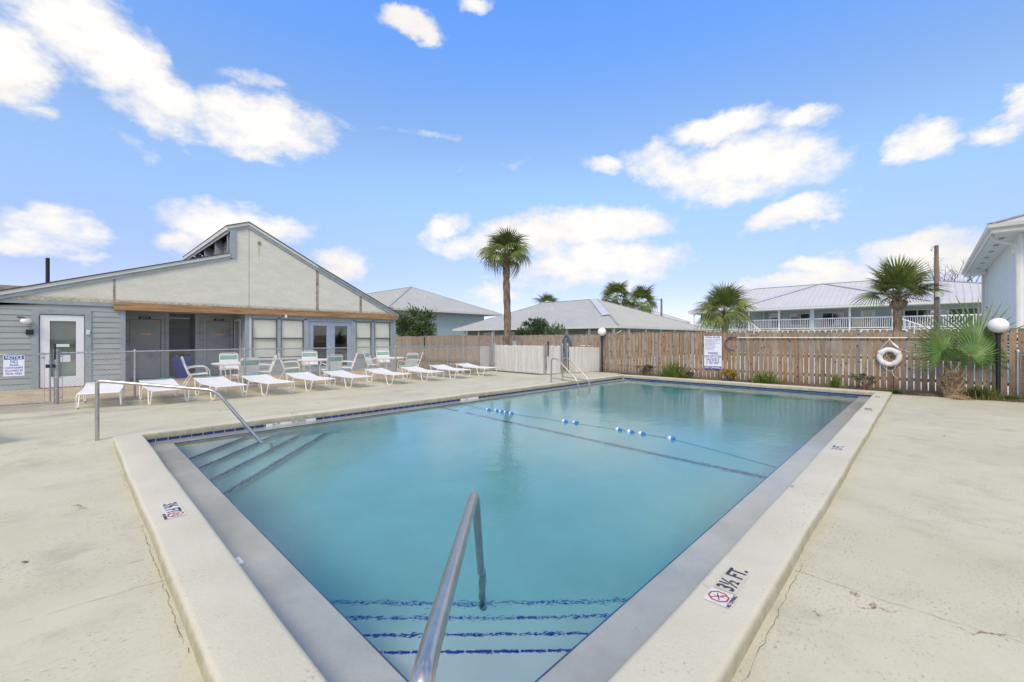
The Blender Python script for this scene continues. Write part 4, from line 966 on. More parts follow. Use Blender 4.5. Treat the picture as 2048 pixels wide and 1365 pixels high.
wb = MB().tube([(0, 0, 0), (0, 0, 1.35)], .055, 10); wb.build('roof_post', 'black_metal', loc=(-.55, 22, 3.0), label='dark post sticking up above the left roof slope', cat='post')
# fountain and barrel
ft = thing('drinking_fountain', 'drinking fountain with round basin in the dark alcove above the blue bin', 'fountain', (2.80, 20.35, ZB))
MB().lathe([(.03, 0), (.03, .78), (.10, .80), (.22, .86), (.23, .90), (.20, .90), (.03, .86)], (0, 0, .0), 18).build('basin', 'galv', ft, smooth=True); MB().tube([(.10, 0, .88), (.10, 0, 1.0), (.06, 0, 1.04)], .012, 8).build('spout', 'steel', ft)
br = thing('trash_bin', 'round blue plastic trash bin in the entry alcove', 'trash bin', (2.83, 19.45, ZB))
MB().lathe([(0, .0), (.21, 0), (.225, .03), (.245, .5), (.25, .55), (.31, .60), (.315, .66), (.28, .72), (.22, .76), (0, .77)], n=24).build('body', 'barrel', br, smooth=True)
MB().lathe([(.255, .52), (.272, .53), (.272, .56), (.255, .57)], n=24).build('rim', 'barrel', br, smooth=True)

# ------------------------------------------------------------------ loungers
def make_lounger():
    t = thing('sun_lounger', 'x', 'sun lounger', group='white strap loungers in a row on the deck')
    hw, Hh, L = .335, .335, 1.93
    rail = lambda s_: rounded([(s_*hw, .0, Hh), (s_*hw, 1.18, Hh+.0), (s_*hw, L, Hh+.125)], .18, 5)
    f_ = MB()
    for s_ in (-1, 1): f_.tube(rail(s_), .0135, 8)
    f_.tube([(-hw, 0, Hh), (hw, 0, Hh)], .0135, 8); f_.tube([(-hw, L, Hh+.125), (hw, L, Hh+.125)], .0135, 8); f_.tube([(-hw, 1.18, Hh-.03), (hw, 1.18, Hh-.03)], .011, 6)
    f_.build('frame', 'white_metal', t, smooth=True)
    def zb(y): return Hh + (0 if y < 1.12 else (y-1.12)*.155)
    st = MB(); n = 34; p = L/n
    for k in range(n-2):
        y = (k+.15)*p; z = zb(y+p*.35)
        sag = .012
        for (xa, xb, za, zb_) in ((-hw-.012, -.17, 0, -sag), (-.17, .17, -sag, -sag), (.17, hw+.012, -sag, 0)):
            st.prism([(xa, y, z+.014+za), (xa, y+p*.84, zb(y+p*.84)+.014+za), (xa, y+p*.84, zb(y+p*.84)+.008+za), (xa, y, z+.008+za)], (xb-xa, 0, zb_-za))
    st.build('seat', 'strap_white', t)
    g_ = MB()
    for k in range(n-2, n):
        y = (k+.1)*p; z = zb(y+p*.5); g_.box(-hw-.014, hw+.014, y, y+p*.86, z+.004, z+.019)
    g_.build('head_strap', 'strap_green', t)
    for s_ in (-1, 1):
        for (ya, yb) in ((.02, .50), (1.28, 1.76)):
            za = zb(ya)-.0; zc = zb(yb)-.0
            off = 1 if ya < .5 else -1
            P = rounded([(s_*(hw-.0), ya, za), (s_*(hw+.012), ya-.00, za-.05), (s_*(hw+.02), ya+.09, .014), (s_*(hw+.02), yb-.14, .014), (s_*(hw+.005), yb, zc)], .07, 4)
            MB().tube(P, .0125, 8).build('leg', 'white_metal', t, smooth=True)
    br_ = MB(); br_.tube([(-hw, 1.30, .22), (hw, 1.30, .22)], .010, 6); br_.tube([(-hw, 1.22, Hh-.02), (-hw, 1.40, .24)], .010, 6); br_.tube([(hw, 1.22, Hh-.02), (hw, 1.40, .24)], .010, 6); br_.build('back_support', 'white_metal', t)
    return t
lng = make_lounger()
chr_labels = []
def make_chair():
    t = thing('patio_chair', 'x', 'patio chair', group='white strap chairs round the patio tables')
    hw = .265; SH = .40
    bk = lambda s_: [(s_*hw, -.20, SH-.02), (s_*hw, -.36, .74), (s_*hw, -.41, .90)]
    P = rounded([(-hw, -.20, SH-.03), (-hw, -.33, .72), (-hw, -.39, .94), (hw, -.39, .94), (hw, -.33, .72), (hw, -.20, SH-.03)], .09, 5)
    f_ = MB().tube(P, .0135, 8); f_.tube(rounded([(-hw, -.22, SH), (-hw, .24, SH+.02), (hw, .24, SH+.02), (hw, -.22, SH)], .06, 4), .0125, 8); f_.build('frame', 'white_metal', t, smooth=True)
    def backpt(z): return -.20 - (z-SH)*.355
    b_ = MB()
    for k in range(8):
        z = SH+.03+k*.037; y = backpt(z); b_.prism([(-hw-.01, y-.012, z), (-hw-.01, y-.012-.011, z+.031), (-hw-.01, y-.018-.011, z+.031), (-hw-.01, y-.018, z)], (2*hw+.02, 0, 0))
    z = SH+.03+12*.037; y = backpt(z); b_.prism([(-hw-.01, y-.012, z), (-hw-.01, y-.023, z+.031), (-hw-.01, y-.029, z+.031), (-hw-.01, y-.018, z)], (2*hw+.02, 0, 0))
    b_.build('backrest', 'strap_white', t)
    g_ = MB()
    for k in range(8, 12):
        z = SH+.03+k*.037; y = backpt(z); g_.prism([(-hw-.011, y-.012, z), (-hw-.011, y-.012-.011, z+.032), (-hw-.011, y-.018-.011, z+.032), (-hw-.011, y-.018, z)], (2*hw+.022, 0, 0))
    g_.build('back_band', 'strap_green', t)
    s_m = MB()
    for k in range(10): s_m.box(-hw-.008, hw+.008, -.19+k*.042, -.19+k*.042+.035, SH+.008, SH+.016)
    s_m.build('seat', 'strap_white', t)
    for s_ in (-1, 1):
        x = s_*(hw+.025)
        MB().tube(rounded([(x, -.30, .60), (x, -.1, .645), (x, .20, .64), (x, .27, .50)], .08, 4), .0135, 8).build('armrest', 'white_metal', t, smooth=True)
        MB().tube([(x, .265, .51), (s_*hw, .30, .0)], .0125, 8).build('leg', 'white_metal', t, smooth=True)
        MB().tube([(s_*hw, -.16, SH), (s_*hw, -.38, .0)], .0125, 8).build('leg', 'white_metal', t, smooth=True)
    mb = MB(); mb.tube([(-hw, .28, .20), (hw, .28, .20)], .01, 6); mb.tube([(-hw, -.29, .20), (hw, -.29, .20)], .01, 6); mb.build('stretcher', 'white_metal', t)
    return t
ch0 = make_chair()
def make_table():
    t = thing('patio_table', 'x', 'patio table', group='round white patio tables')
    top = MB().lathe([(0, .690), (.60, .690), (.625, .700), (.625, .715), (.60, .722), (.57, .716), (0, .718)], n=30); top.build('table_top', 'strap_white', t, smooth=True)
    MB().tube([Vector((.58*math.cos(a), .58*math.sin(a), .675)) for a in [2*math.pi*k/24 for k in range(24)]], .012, 6, close=True).build('rim_tube', 'white_metal', t)
    for k in range(4):
        a = R(45+90*k); c, s_ = math.cos(a), math.sin(a)
        MB().tube(rounded([(.56*c, .56*s_, .68), (.40*c, .40*s_, .36), (.48*c, .48*s_, .0)], .2, 5), .0135, 8).build('leg', 'white_metal', t, smooth=True)
    return t
tb0 = make_table()
bpy.context.view_layer.update(); index_kids()
feet = [(.435, 13.10, -6, 'nearest white lounger at the left, behind the curved handrail'),
        (1.64, 12.74, 2, 'white lounger in front of the fence post beside the blue bin, second in the row'),
        (2.86, 12.66, 5, 'white lounger third from the left, before the leftmost patio table'),
        (4.00, 12.58, 6, 'white lounger fourth from the left, right of the leftmost fence post by the tables'),
        (5.17, 12.66, 4, 'white lounger fifth from the left, in front of the middle table'),
        (6.33, 12.60, 5, 'white lounger sixth from the left, below the double glass doors'),
        (7.74, 12.59, 3, 'white lounger seventh from the left, below the clubhouse corner windows'),
        (9.12, 12.60, 0, 'white lounger third from the right, in front of the rightmost patio table'),
        (10.40, 12.62, -2, 'white lounger second from the right, in front of the grass patch'),
        (11.92, 12.73, 2, 'white lounger at the far right end of the row near the white slat fence')]
for i, (x, y, rot, lab) in enumerate(feet):
    o = lng if i == 0 else copy_tree(lng); o['label'] = lab
    o.location = (x, y-.02, deck_z(x, y)+.002); o.rotation_euler = (0, 0, R(rot))
o = copy_tree(lng); o.location = (-1.02, 9.02, deck_z(-.9, 9.3)+.002); o.rotation_euler = (0, 0, R(22)); o['label'] = 'white lounger of which only the corner shows at the left edge'
tabs = [(3.68, 16.0, 'round white table in front of the restroom door'), (6.30, 16.2, 'round white table in front of the double glass doors'), (9.15, 15.9, 'round white table by the right corner of the clubhouse')]
seats = [[(-.95, -.15, 0), (-.12, .95, 0), (.26, -.82, 5), (.78, .02, 0)], [(-.80, .0, 0), (-.15, .95, 0), (.50, -.68, -15), (1.05, -.02, 0)], [(-.55, .2, 0), (-.2, .95, 0), (.72, -.50, -25), (.98, .10, -10)]]
where = ['left side', 'far side', 'near side', 'right side']; tn = ['the restroom door table', 'the table before the glass doors', 'the table by the clubhouse corner']
first = True
for ti, (tx, ty, lab) in enumerate(tabs):
    z = .12*sm(14.7, 18.0, ty)
    o = tb0 if ti == 0 else copy_tree(tb0); o.location = (tx, ty, z); o['label'] = lab
    k = tx*.695-ty*.719, tx*.719+ty*.695; hd = math.atan2(ty, tx); fd = Vector((math.cos(hd), math.sin(hd), 0)); rd = Vector((math.sin(hd), -math.cos(hd), 0))
    for si, (a, b_, tw) in enumerate(seats[ti]):
        c = ch0 if first else copy_tree(ch0); first = False
        p = Vector((tx, ty, 0)) + rd*a + fd*b_; dd = Vector((tx, ty, 0))-p
        c.location = (p.x, p.y, .12*sm(14.7, 18.0, p.y)); c.rotation_euler = (0, 0, math.atan2(dd.y, dd.x)-R(90)+R(tw)); c['label'] = 'white green-banded chair on the %s of %s' % (where[si], tn[ti])

# ------------------------------------------------------------------ things on and by the wooden fence
FX = FXF
ps = thing('pool_rules_sign', 'tall white POOL RULES sign with blue warning lettering on the fence', 'sign', (FX-.035, 5.66, 0))
MB().box(-.006, .006, -.31, .31, .40, 1.63).build('board', 'sign_white', ps)
MB().box(-.012, -.0065, -.30, .30, .405, .515).build('no_diving_band', 'ink_navy', ps)
def ftext(txt, size, mat, z, parent, y=0, x=-.0085, bold=.02, sx=1., align='CENTER', spacing=1.0):
    o = link('lettering', text_mesh(txt, size, mat, bold=bold, sx=sx, align=align, spacing=spacing), parent); o.matrix_local = Matrix.Translation((x, y, z)) @ Matrix.Rotation(R(-90), 4, 'Z') @ Matrix.Rotation(R(90), 4, 'X'); return o
ftext('POOL RULES', .082, 'ink_navy', 1.58, ps, sx=1.1)
lines = ['NO LIFEGUARD ON DUTY, SWIM AT YOUR OWN RISK', 'NO RUNNING OR ROUGH PLAY IN THE POOL AREA', 'SHOWER BEFORE ENTERING THE POOL', 'CHILDREN MUST BE WITH AN ADULT AT ALL TIMES', 'NO PETS OR ANIMALS ALLOWED', 'NO FOOD OR DRINK IN THE POOL', 'DO NOT SWALLOW THE POOL WATER', 'NO GLASS IN THE POOL AREA', 'POOL HOURS: DAWN TO DUSK']
for k, tx in enumerate(lines): ftext(tx, .036, 'ink_navy', 1.505-k*.048, ps, y=.27, align='LEFT', bold=.0, sx=.62)
for tx, z in (('"WARNING:', .99), ('DROP OFF AT SUN', .87), ('SHELF EDGE IS', .755), ('8   FEET DEEP"', .635)): ftext(tx, .135, 'ink_navy', z, ps, bold=.012, sx=.50, spacing=1.06)
ftext('NO DIVING', .105, 'sign_white', .46, ps, bold=.02, x=-.0135, sx=1.0)
# rescue pole with hook
rp_ = thing('rescue_pole', 'long white telescopic pole hung level along the fence with blue hook', 'rescue pole', (FX-.07, 0, 0))
MB().tube([(0, 4.83, 1.575), (0, .36, 1.565)], .016, 8).build('pole', 'white_metal', rp_, smooth=True); MB().tube([(0, .36, 1.565), (0, -.75, 1.56)], .017, 8).build('grip', 'tarnished', rp_, smooth=True)
MB().tube([(0, 5.25 + .23*math.cos(a)-.12, 1.36+.225*math.sin(a)) for a in [R(100-k*12) for k in range(0, 1)]] + [(0, 4.83+.0, 1.575), (0, 5.0, 1.572), (0, 5.13, 1.53), (0, 5.21, 1.45), (0, 5.235, 1.36), (0, 5.21, 1.27), (0, 5.14, 1.19), (0, 5.02, 1.13), (0, 4.93, 1.11)], .014, 8).build('hook', 'ink_navy', rp_, smooth=True)
for y in (4.2, 1.9): MB().tube([(.06, y, 1.60), (-.02, y, 1.60), (-.02, y, 1.54), (.0, y, 1.535)], .006, 6).build('bracket', 'steel', rp_)
# ring buoy
rb = thing('life_ring', 'white life ring with rope hung on the wooden fence', 'life ring', (FX-.075, .74, 1.005))
def torus(mb, Rr, r, c=(0,0,0), n=36, m=12, ax='x'):
    pts = [Vector((c[0], c[1]+Rr*math.cos(2*math.pi*k/n), c[2]+Rr*math.sin(2*math.pi*k/n))) for k in range(n)]; mb.tube(pts, r, m, close=True)
mb = MB(); pts = []
torus(mb, .215, .072); o = mb.build('ring', 'ring', rb, smooth=True)
for a in (35, 145, 235, 305):
    c, s_ = math.cos(R(a)), math.sin(R(a)); q_ = Vector((0, c, s_)); tn_ = Vector((0, -s_, c)); mb = MB()
    P = [q_*.215 + q_*.078*math.cos(2*math.pi*k/12) + Vector((1, 0, 0))*.078*math.sin(2*math.pi*k/12) for k in range(12)]
    for off in (-.022, 0, .022): mb.tube([p+tn_*off for p in P], .014, 5, close=True)
    mb.build('band', 'rope', rb, smooth=True)
mb = MB()
mb.tube([(-.02, .0, .50), (-.03, .08, .40), (-.03, .19, .25)], .007, 5); mb.tube([(-.02, .0, .50), (-.05, -.06, .42), (-.05, -.17, .27)], .007, 5)
mb.tube([(-.02, .01, .50), (-.05, -.10, .37), (-.06, -.22, .25), (-.02, -.6, .07), (.0, -1.0, -.05), (-.0, -1.35, -.10)], .006, 5)
mb.tube(rounded([(-.04, .14, -.25), (-.05, .06, -.37), (-.05, -.06, -.42), (-.04, -.13, -.30), (-.04, -.15, -.22)], .08, 4), .006, 5)
mb.tube([(-.04, -.06, -.36), (-.04, -.09, -.52), (-.02, -.18, -.62)], .008, 5)
for k in range(6): mb.tube([(-.03-.008*k, -.0-.006*k, .49), (-.05-.008*k, -.10, .40-.01*k), (-.05-.006*k, -.20, .29-.006*k)], .009, 5)
mb.build('rope', 'rope', rb, smooth=True)
MB().tube([(.05, 0, .56), (-.03, 0, .56), (-.04, 0, .50)], .010, 6).build('hook', 'white_metal', rb)
# lamp posts with globes
for (x, y, h, r_, lab) in ((16.40, 10.30, 1.80, .185, 'black lamp post with round white globe where the wooden fences meet'), (16.43, -1.345, 1.84, .19, 'black lamp post with white globe half hidden by the small fan palm')):
    lp = thing('lamp_post', lab, 'lamp post', (x, y, 0), group='globe lamp posts')
    MB().tube([(0, 0, 0), (0, 0, h-.18)], .036 if r_ < .19 else .045, 12).build('post', 'black_metal', lp, smooth=True); MB().lathe([(.04, h-.22), (.07, h-.19), (.075, h-.165), (0, h-.16)], n=16).build('collar', 'black_metal', lp, smooth=True)
    MB().lathe([(r_*math.sin(math.pi*k/14), h+r_*.2-r_*math.cos(math.pi*k/14)) for k in range(15)], n=24).build('globe', 'globe', lp, smooth=True)
# hose coil
hc = thing('hose_coil', 'coil of blue hose hung over the grey wooden fence', 'hose', (16.72, 12.45, 0))
for k in range(9):
    w = .17+.011*k; dx = -.02-.012*(k % 4); zt = 1.70-.014*(k % 3)-.004*k; P = []
    for j in range(28):
        a = 2*math.pi*j/28; P.append((dx+rnd.uniform(-.004, .004), w*math.cos(a)*(1+.12*math.sin(a)), zt-.45-.02*(k % 3) + (.45 if math.sin(a) > 0 else .52+.015*(k % 4))*math.sin(a)))
    MB().tube(P, .017, 7, close=True).build('loop', 'hose', hc, smooth=True)
MB().box(.0, .12, -.03, .03, 1.56, 1.62).build('bracket', 'black_plastic', hc)
mt = thing('meter_box', 'two small grey electric boxes on the grey fence beside the tall palm', 'electric box', (16.80, 15.75, 1.12)); MB().box(-.07, 0, .10, .38, -.22, .28).build('meter_case', 'fascia', mt); MB().box(-.08, 0, -.22, .06, -.20, .26).build('panel_case', 'house_green', mt)
m_ = MB().lathe([(0, 0), (.09, 0), (.09, .06), (.05, .09), (0, .09)], n=16).build('dial', 'fascia', mt, smooth=True); m_.matrix_local = Matrix.Translation((-.07, .24, 0)) @ Matrix.Rotation(R(-90), 4, 'Y')
MB().tube([(0, 0, 0), (.25, -.55, .35)], .014, 8).build('net_pole', 'white_metal', loc=(16.80, 10.25, 1.55), label='white pole end leaning above the fence right of the globe lamp', cat='pole')
MB().lathe([(0, 0), (.05, 0), (.05, .26), (.035, .30), (0, .31)], n=12).build('garden_tap', 'galv', loc=(13.2, 17.0, 0), label='small grey pipe stub standing in the grass patch', cat='pipe')

# ------------------------------------------------------------------ fan palms
def frond_mesh(name, petiole, Rl, n, spread, droop, mat, seed, pw=.012, lw=.036, fold=.25, split=.45):
    r = random.Random(seed); mb = MB()
    mb.tube([(0, 0, 0), (petiole*.5, 0, .02*petiole), (petiole, 0, 0)], [pw*1.3, pw, pw*.8], 5)
    for k in range(n):
        t = -1+2*k/(n-1); a = R(spread)*t; L = Rl*(1-.28*abs(t)**2)*r.uniform(.88, 1.06)
        dirv = Vector((math.cos(a), math.sin(a), fold*abs(math.sin(a))*.6 + r.uniform(-.03, .03))).normalized(); side = Vector((-dirv.y, dirv.x, 0)).normalized()
        seg = 6; pts = []
        for j in range(seg+1):
            u = j/seg; x = L*u
            sp_ = 2*R(spread)/(n-1); w = L*sp_*1.02*(u if u < split else split*(1-(u-split)/(1-split))**.75+.01)
            dz = -droop*L*u**2.4*r.uniform(.95, 1.05) - (droop*.25*L*u*u*abs(t))
            sh = math.cos(min(1.2, droop*1.1*u)); c = Vector((petiole, 0, 0)) + dirv*x*sh + Vector((0, 0, dz))
            pts.append((c+side*w*.5, c-side*w*.5, c+Vector((0, 0, -w*.25))))
        for j in range(seg):
            (a1, b1, c1), (a2, b2, c2) = pts[j], pts[j+1]
            mb.face([a1, c1, c2, a2]); mb.face([c1, b1, b2, c2])
    me = mb.mesh(name, mat); return me
def boots(root, z0, z1, rad, n, mat='boot', L=.28, up=.9):
    bmh_ = MB(); bmh_.prism([(0, -.045, 0), (0, .045, 0), (L*.5, .03, L*.55), (L, .022, L*up), (L, -.022, L*up), (L*.5, -.03, L*.55)], (-.02, 0, .03)); me = bmh_.mesh('leaf_base', mat)
    for k in range(n):
        t = k/n; a = k*2.399+rnd.uniform(-.2, .2); z = z0+(z1-z0)*t
        o = link('leaf_base', me, root); o.matrix_local = Matrix.Translation((rad*.85*math.cos(a), rad*.85*math.sin(a), z)) @ Matrix.Rotation(a, 4, 'Z') @ Matrix.Rotation(R(rnd.uniform(-12, 12)), 4, 'Y') @ Matrix.Scale(rnd.uniform(.75, 1.15), 4)
FM = {}
def palm(label, x, y, h, r0, crown_r, nfr, seed, lean=(0, 0), kinks=None, nboots=26, pet=.9, dead=4, spread_el=(-35, 85), group='fan palms round the pool', droop=(.35, .7)):
    r = random.Random(seed); t = thing('palm_tree', label, 'palm tree', (x, y, -.05), group=group)
    N = 26; P = []; RR = []
    for k in range(N+1):
        u = k/N; dx, dy = lean[0]*u, lean[1]*u
        if kinks: 
            for (ku, kx, ks) in kinks: dx += kx*sm(ku-ks, ku+ks, u)
        P.append((dx, dy, u*h)); RR.append(r0*(1.0-.06*u)*(1+.06*math.sin(k*1.7)+.07*r.uniform(-1, 1)))
    MB().tube(P, RR, 14).build('trunk', 'trunk', t, smooth=True)
    top = P[-1]; hd = link('crown', None, t, loc=top)
    if nboots: boots(hd, -.55*crown_r/1.6, .18, r0, nboots, L=.26*crown_r/1.6)
    key = (round(pet, 2), round(crown_r, 2))
    if key not in FM:
        FM[key] = [frond_mesh('frond', pet*crown_r*.5, crown_r*.62, 26, 112, dr, 'frond', 10+i, split=.38) for i, dr in enumerate((droop[0], (droop[0]+droop[1])/2, droop[1]))] + [frond_mesh('frond', pet*crown_r*.42, crown_r*.5, 16, 100, 1.0, 'frond_dead', 40)]
    for k in range(nfr):
        u = (k+.5)/nfr; el = spread_el[0] + (spread_el[1]-spread_el[0])*u**.85 + r.uniform(-8, 8); az = k*2.39996+r.uniform(-.3, .3)
        me = FM[key][0 if el > 50 else (1 if el > 5 else 2)] if k >= dead else FM[key][3]
        if k < dead: el = r.uniform(-75, -45)
        o = link('frond', me, hd)
        o.matrix_local = Matrix.Translation((0, 0, .10+.0*u)) @ Matrix.Rotation(az, 4, 'Z') @ Matrix.Rotation(R(-el), 4, 'Y') @ Matrix.Rotation(R(r.uniform(-35, 35)), 4, 'X') @ Matrix.Scale(r.uniform(.74, 1.12)*(.6 if k < dead else 1), 4)
    return t
palm('tall slender palm with kinked trunk standing before the grey fence', 15.6, 15.5, 5.72, .185, 1.62, 30, 3, lean=(.0, .0), kinks=[(.30, .10, .03), (.62, -.08, .2)], nboots=34, dead=0, spread_el=(-15, 80), droop=(.55, 1.0), pet=.9)
def at(px, py, Y):                                                   # a place seen at (px, py) of the photograph, Y metres ahead
    X = (px-1024)/854*Y; return (X*math.sin(YAW)+Y*math.cos(YAW), -X*math.cos(YAW)+Y*math.sin(YAW), EYE-(py-677)/854*Y)
c = at(1449, 632, 30); palm('full round palm behind the fence left of the balcony house', c[0], c[1], c[2]+.1, .22, 2.15, 40, 5, nboots=20, dead=3, spread_el=(-40, 85))
c = at(1795, 592, 24); palm('broad palm behind the fence in front of the balcony house', c[0], c[1], c[2]+.05, .21, 2.0, 44, 8, nboots=34, dead=5, spread_el=(-22, 85), droop=(.15, .45))
c = at(1232, 598, 62); palm('palm behind the silver roof, left one of the pair', c[0], c[1], c[2], .3, 3.1, 34, 11, nboots=0, dead=2, spread_el=(-50, 85), droop=(.45, .8))
c = at(1284, 610, 60); palm('palm behind the silver roof, right one of the pair', c[0], c[1], c[2], .3, 3.1, 34, 12, nboots=0, dead=4, spread_el=(-55, 85), droop=(.5, .9))
c = at(1094, 612, 66); palm('palm of which only the top shows over the silver ridge', c[0], c[1], c[2], .3, 2.6, 20, 13, nboots=0, dead=0)
# the young palm by the fence at the right
yp = thing('fan_palm', 'young fan palm with huge leaves at the foot of the fence', 'palm tree', (15.93, -.50, .02))
MB().tube([(0, 0, -.05), (0, 0, .25), (0, 0, .55), (0, 0, .72)], [.15, .17, .15, .10], 14).build('trunk', 'boot', yp, smooth=True)
boots(yp, .0, .52, .13, 34, L=.13, up=1.9)
nf = [frond_mesh('frond', .72, .98, 34, 132, dr, 'frond_near', 60+i, pw=.011, fold=.15, split=.34) for i, dr in enumerate((.08, .30, .6))]
back = Vector((-math.cos(YAW), -math.sin(YAW), 0)); rt_ = Vector((math.sin(YAW), -math.cos(YAW), 0)); upv = Vector((0, 0, 1))
def leaf_toward(base, pdir, normal, me, sc=1.0):
    xax = Vector(pdir).normalized(); zax = Vector(normal); zax = (zax - xax*zax.dot(xax)).normalized(); yax = zax.cross(xax)
    m4 = Matrix((( xax.x, yax.x, zax.x, base[0]), (xax.y, yax.y, zax.y, base[1]), (xax.z, yax.z, zax.z, base[2]), (0, 0, 0, 1))) @ Matrix.Scale(sc, 4)
    o = link('frond', me, yp); o.matrix_local = m4
b0_ = (0, 0, .62)
leaf_toward(b0_, -rt_*.52+upv*.62+back*.25, back+upv*.25, nf[1], 1.12)
leaf_toward(b0_, rt_*.52+upv*.62-back*.0, back*.9-rt_*.3+upv*.05, nf[0], 1.42)
leaf_toward(b0_, rt_*.38+upv*.62+back*.3, back*.9+upv*.5-rt_*.1, nf[2], .82)
leaf_toward(b0_, rt_*.12+upv*.8-back*.3, back+rt_*.1, nf[1], .62)
leaf_toward(b0_, -rt_*.25+upv*.9-back*.1, back-rt_*.2+upv*.1, nf[1], .78)
leaf_toward(b0_, -rt_*.1+upv*.45+back*.35, back*.6+upv*.8, nf[2], .66)
dd = frond_mesh('dead_frond', .3, .5, 14, 80, .25, 'frond_dead', 77)
for (a, s_) in ((-150, .8), (-60, .9), (-20, .7), (-100, .6)):
    o = link('dead_frond', dd, yp); o.matrix_local = Matrix.Translation((0, 0, .14)) @ Matrix.Rotation(R(a), 4, 'Z') @ Matrix.Rotation(R(14), 4, 'Y') @ Matrix.Scale(s_, 4)

# ------------------------------------------------------------------ shrubs and plants
def leafy(root, c, rad, n, size, mat, seed, name='foliage', clumps=14, aspect=2.2, flat=0, up=.3):
    r = random.Random(seed); mb = MB(); C_ = []
    for _ in range(clumps):
        while True:
            q_ = Vector((r.uniform(-1, 1), r.uniform(-1, 1), r.uniform(-1, 1)))
            if .2 < q_.length < 1: break
        C_.append((Vector((c[0]+q_.x*rad[0], c[1]+q_.y*rad[1], c[2]+q_.z*rad[2])), r.uniform(.18, .36)))
    for _ in range(n):
        cc, s_ = r.choice(C_); d_ = Vector((r.gauss(0, 1), r.gauss(0, 1), r.gauss(0, 1))).normalized()*abs(r.gauss(.7, .35))
        p = cc + Vector((d_.x*rad[0]*s_, d_.y*rad[1]*s_, d_.z*rad[2]*s_)); 
        ax = (d_ + Vector((r.uniform(-.6, .6), r.uniform(-.6, .6), up+r.uniform(-.3, .8)))).normalized(); sd = ax.cross(Vector((r.uniform(-1, 1), r.uniform(-1, 1), r.uniform(-1, 1)))).normalized()
        L = size*r.uniform(.6, 1.3); w = L/aspect/2
        mb.face([p, p+ax*L*.5+sd*w, p+ax*L, p+ax*L*.5-sd*w])
    return mb.build(name, mat, root)
def stems(root, base, rad, h, n, seed, mat='stem', w=.012):
    r = random.Random(seed); mb = MB()
    for _ in range(n):
        a = r.uniform(0, 6.28); q_ = (base[0]+rad*math.cos(a)*r.uniform(.3, 1), base[1]+rad*math.sin(a)*r.uniform(.3, 1), base[2]+h*r.uniform(.6, 1)); mb.tube([base, ((base[0]+q_[0])/2+r.uniform(-.05, .05), (base[1]+q_[1])/2, base[2]+h*.45), q_], [w, w*.7, w*.3], 5)
    return mb.build('stem', mat, root)
def shrub(label, x, y, w, h, n, size, mat, seed, cat='shrub', clumps=14, z=0, name='shrub', group=None, aspect=2.2, d=None, low=.35):
    t = thing(name, label, cat, (x, y, z), group=group); stems(t, (0, 0, 0), w*.45, h*.8, 9, seed, w=.008+.012*h)
    leafy(t, (0, 0, h*(.5+low/2)), (w/2, (d or w)/2, h*(.5-low/2)), n, size, mat, seed, clumps=clumps, aspect=aspect); return t
def clump(label, x, y, w, h, n, mat, seed, name='grass_clump', cat='grass clump'):
    t = thing(name, label, cat, (x, y, .02)); r = random.Random(seed); mb = MB()
    for _ in range(n):
        bx, by = r.gauss(0, w*.16), r.gauss(0, w*.2); a = r.uniform(0, 6.28); L = h*r.uniform(.3, 1.2)*(1-.35*abs(by)/(w*.4)); sp = r.uniform(.1, 1.0)*w*.6
        p0 = Vector((bx, by, 0)); p1 = Vector((bx+math.cos(a)*sp*.35, by+math.sin(a)*sp*.35, L*.6)); p2 = Vector((bx+math.cos(a)*sp, by+math.sin(a)*sp, L)); s_ = Vector((-math.sin(a), math.cos(a), 0))*.007
        mb.face([p0-s_, p0+s_, p1+s_, p1-s_]); mb.face([p1-s_, p1+s_, p2])
    mb.build('blades', mat, t, kind='stuff'); return t
shrub('dark dried shrub at the fence foot near the far pool corner', 16.15, 8.15, 1.0, .50, 900, .05, 'leaf_brown', 21, clumps=10, d=.5)
clump('bright green grassy clump left of the pool rules sign', 16.12, 6.95, 1.05, .68, 620, 'leaf_light', 22)
shrub('dry brown twiggy tuft between the green clump and the rules sign', 16.15, 6.35, .45, .28, 260, .05, 'leaf_brown', 27, clumps=6)
shrub('yellow and dark croton shrub right of the pool rules sign', 16.15, 4.95, .62, .50, 1100, .06, 'leaf_yellow', 23, clumps=9)
clump('sparse yellow green grassy clump under the white pole', 16.15, 3.85, 1.05, .48, 330, 'leaf_light', 24)
clump('thin upright green weeds left of the red flowering shrub', 16.2, 1.95, .5, .48, 120, 'leaf_light', 25, 'weed', 'weed')
rs = shrub('small dark green shrub with red flowers beside the life ring', 16.15, 1.25, .55, .52, 600, .055, 'leaf', 26, clumps=9)
leafy(rs, (0, -.02, .12), (.1, .12, .08), 40, .035, 'red', 5, 'flower', clumps=4, aspect=1.2)
clump('low light green weed below the life ring', 16.1, .62, .7, .12, 220, 'leaf_light', 29, 'weed', 'weed')
clump('tangle of grass and dead leaves right of the young fan palm', 16.1, -1.0, .8, .36, 380, 'frond', 30)
clump('low brownish weeds at the foot of the black lamp post', 16.15, -1.55, .5, .15, 200, 'leaf_light', 31, 'weed', 'weed')
clump('low weed at the fence foot near the white slat panels', 16.2, 9.1, .7, .10, 160, 'leaf_light', 33, 'weed', 'weed')
c = at(835, 650, 33); shrub('bushy green oleander behind the fence right of the clubhouse', c[0], c[1], 3.1, 3.75, 12000, .20, 'leaf', 40, clumps=46, aspect=3.0, low=.12)
c = at(1078, 660, 26); shrub('green bush with reddish tips showing over the grey fence', c[0], c[1], 2.9, 2.55, 9000, .15, 'leaf', 41, clumps=60, aspect=3, low=.25)
o_ = bpy.data.objects[-1] if False else None
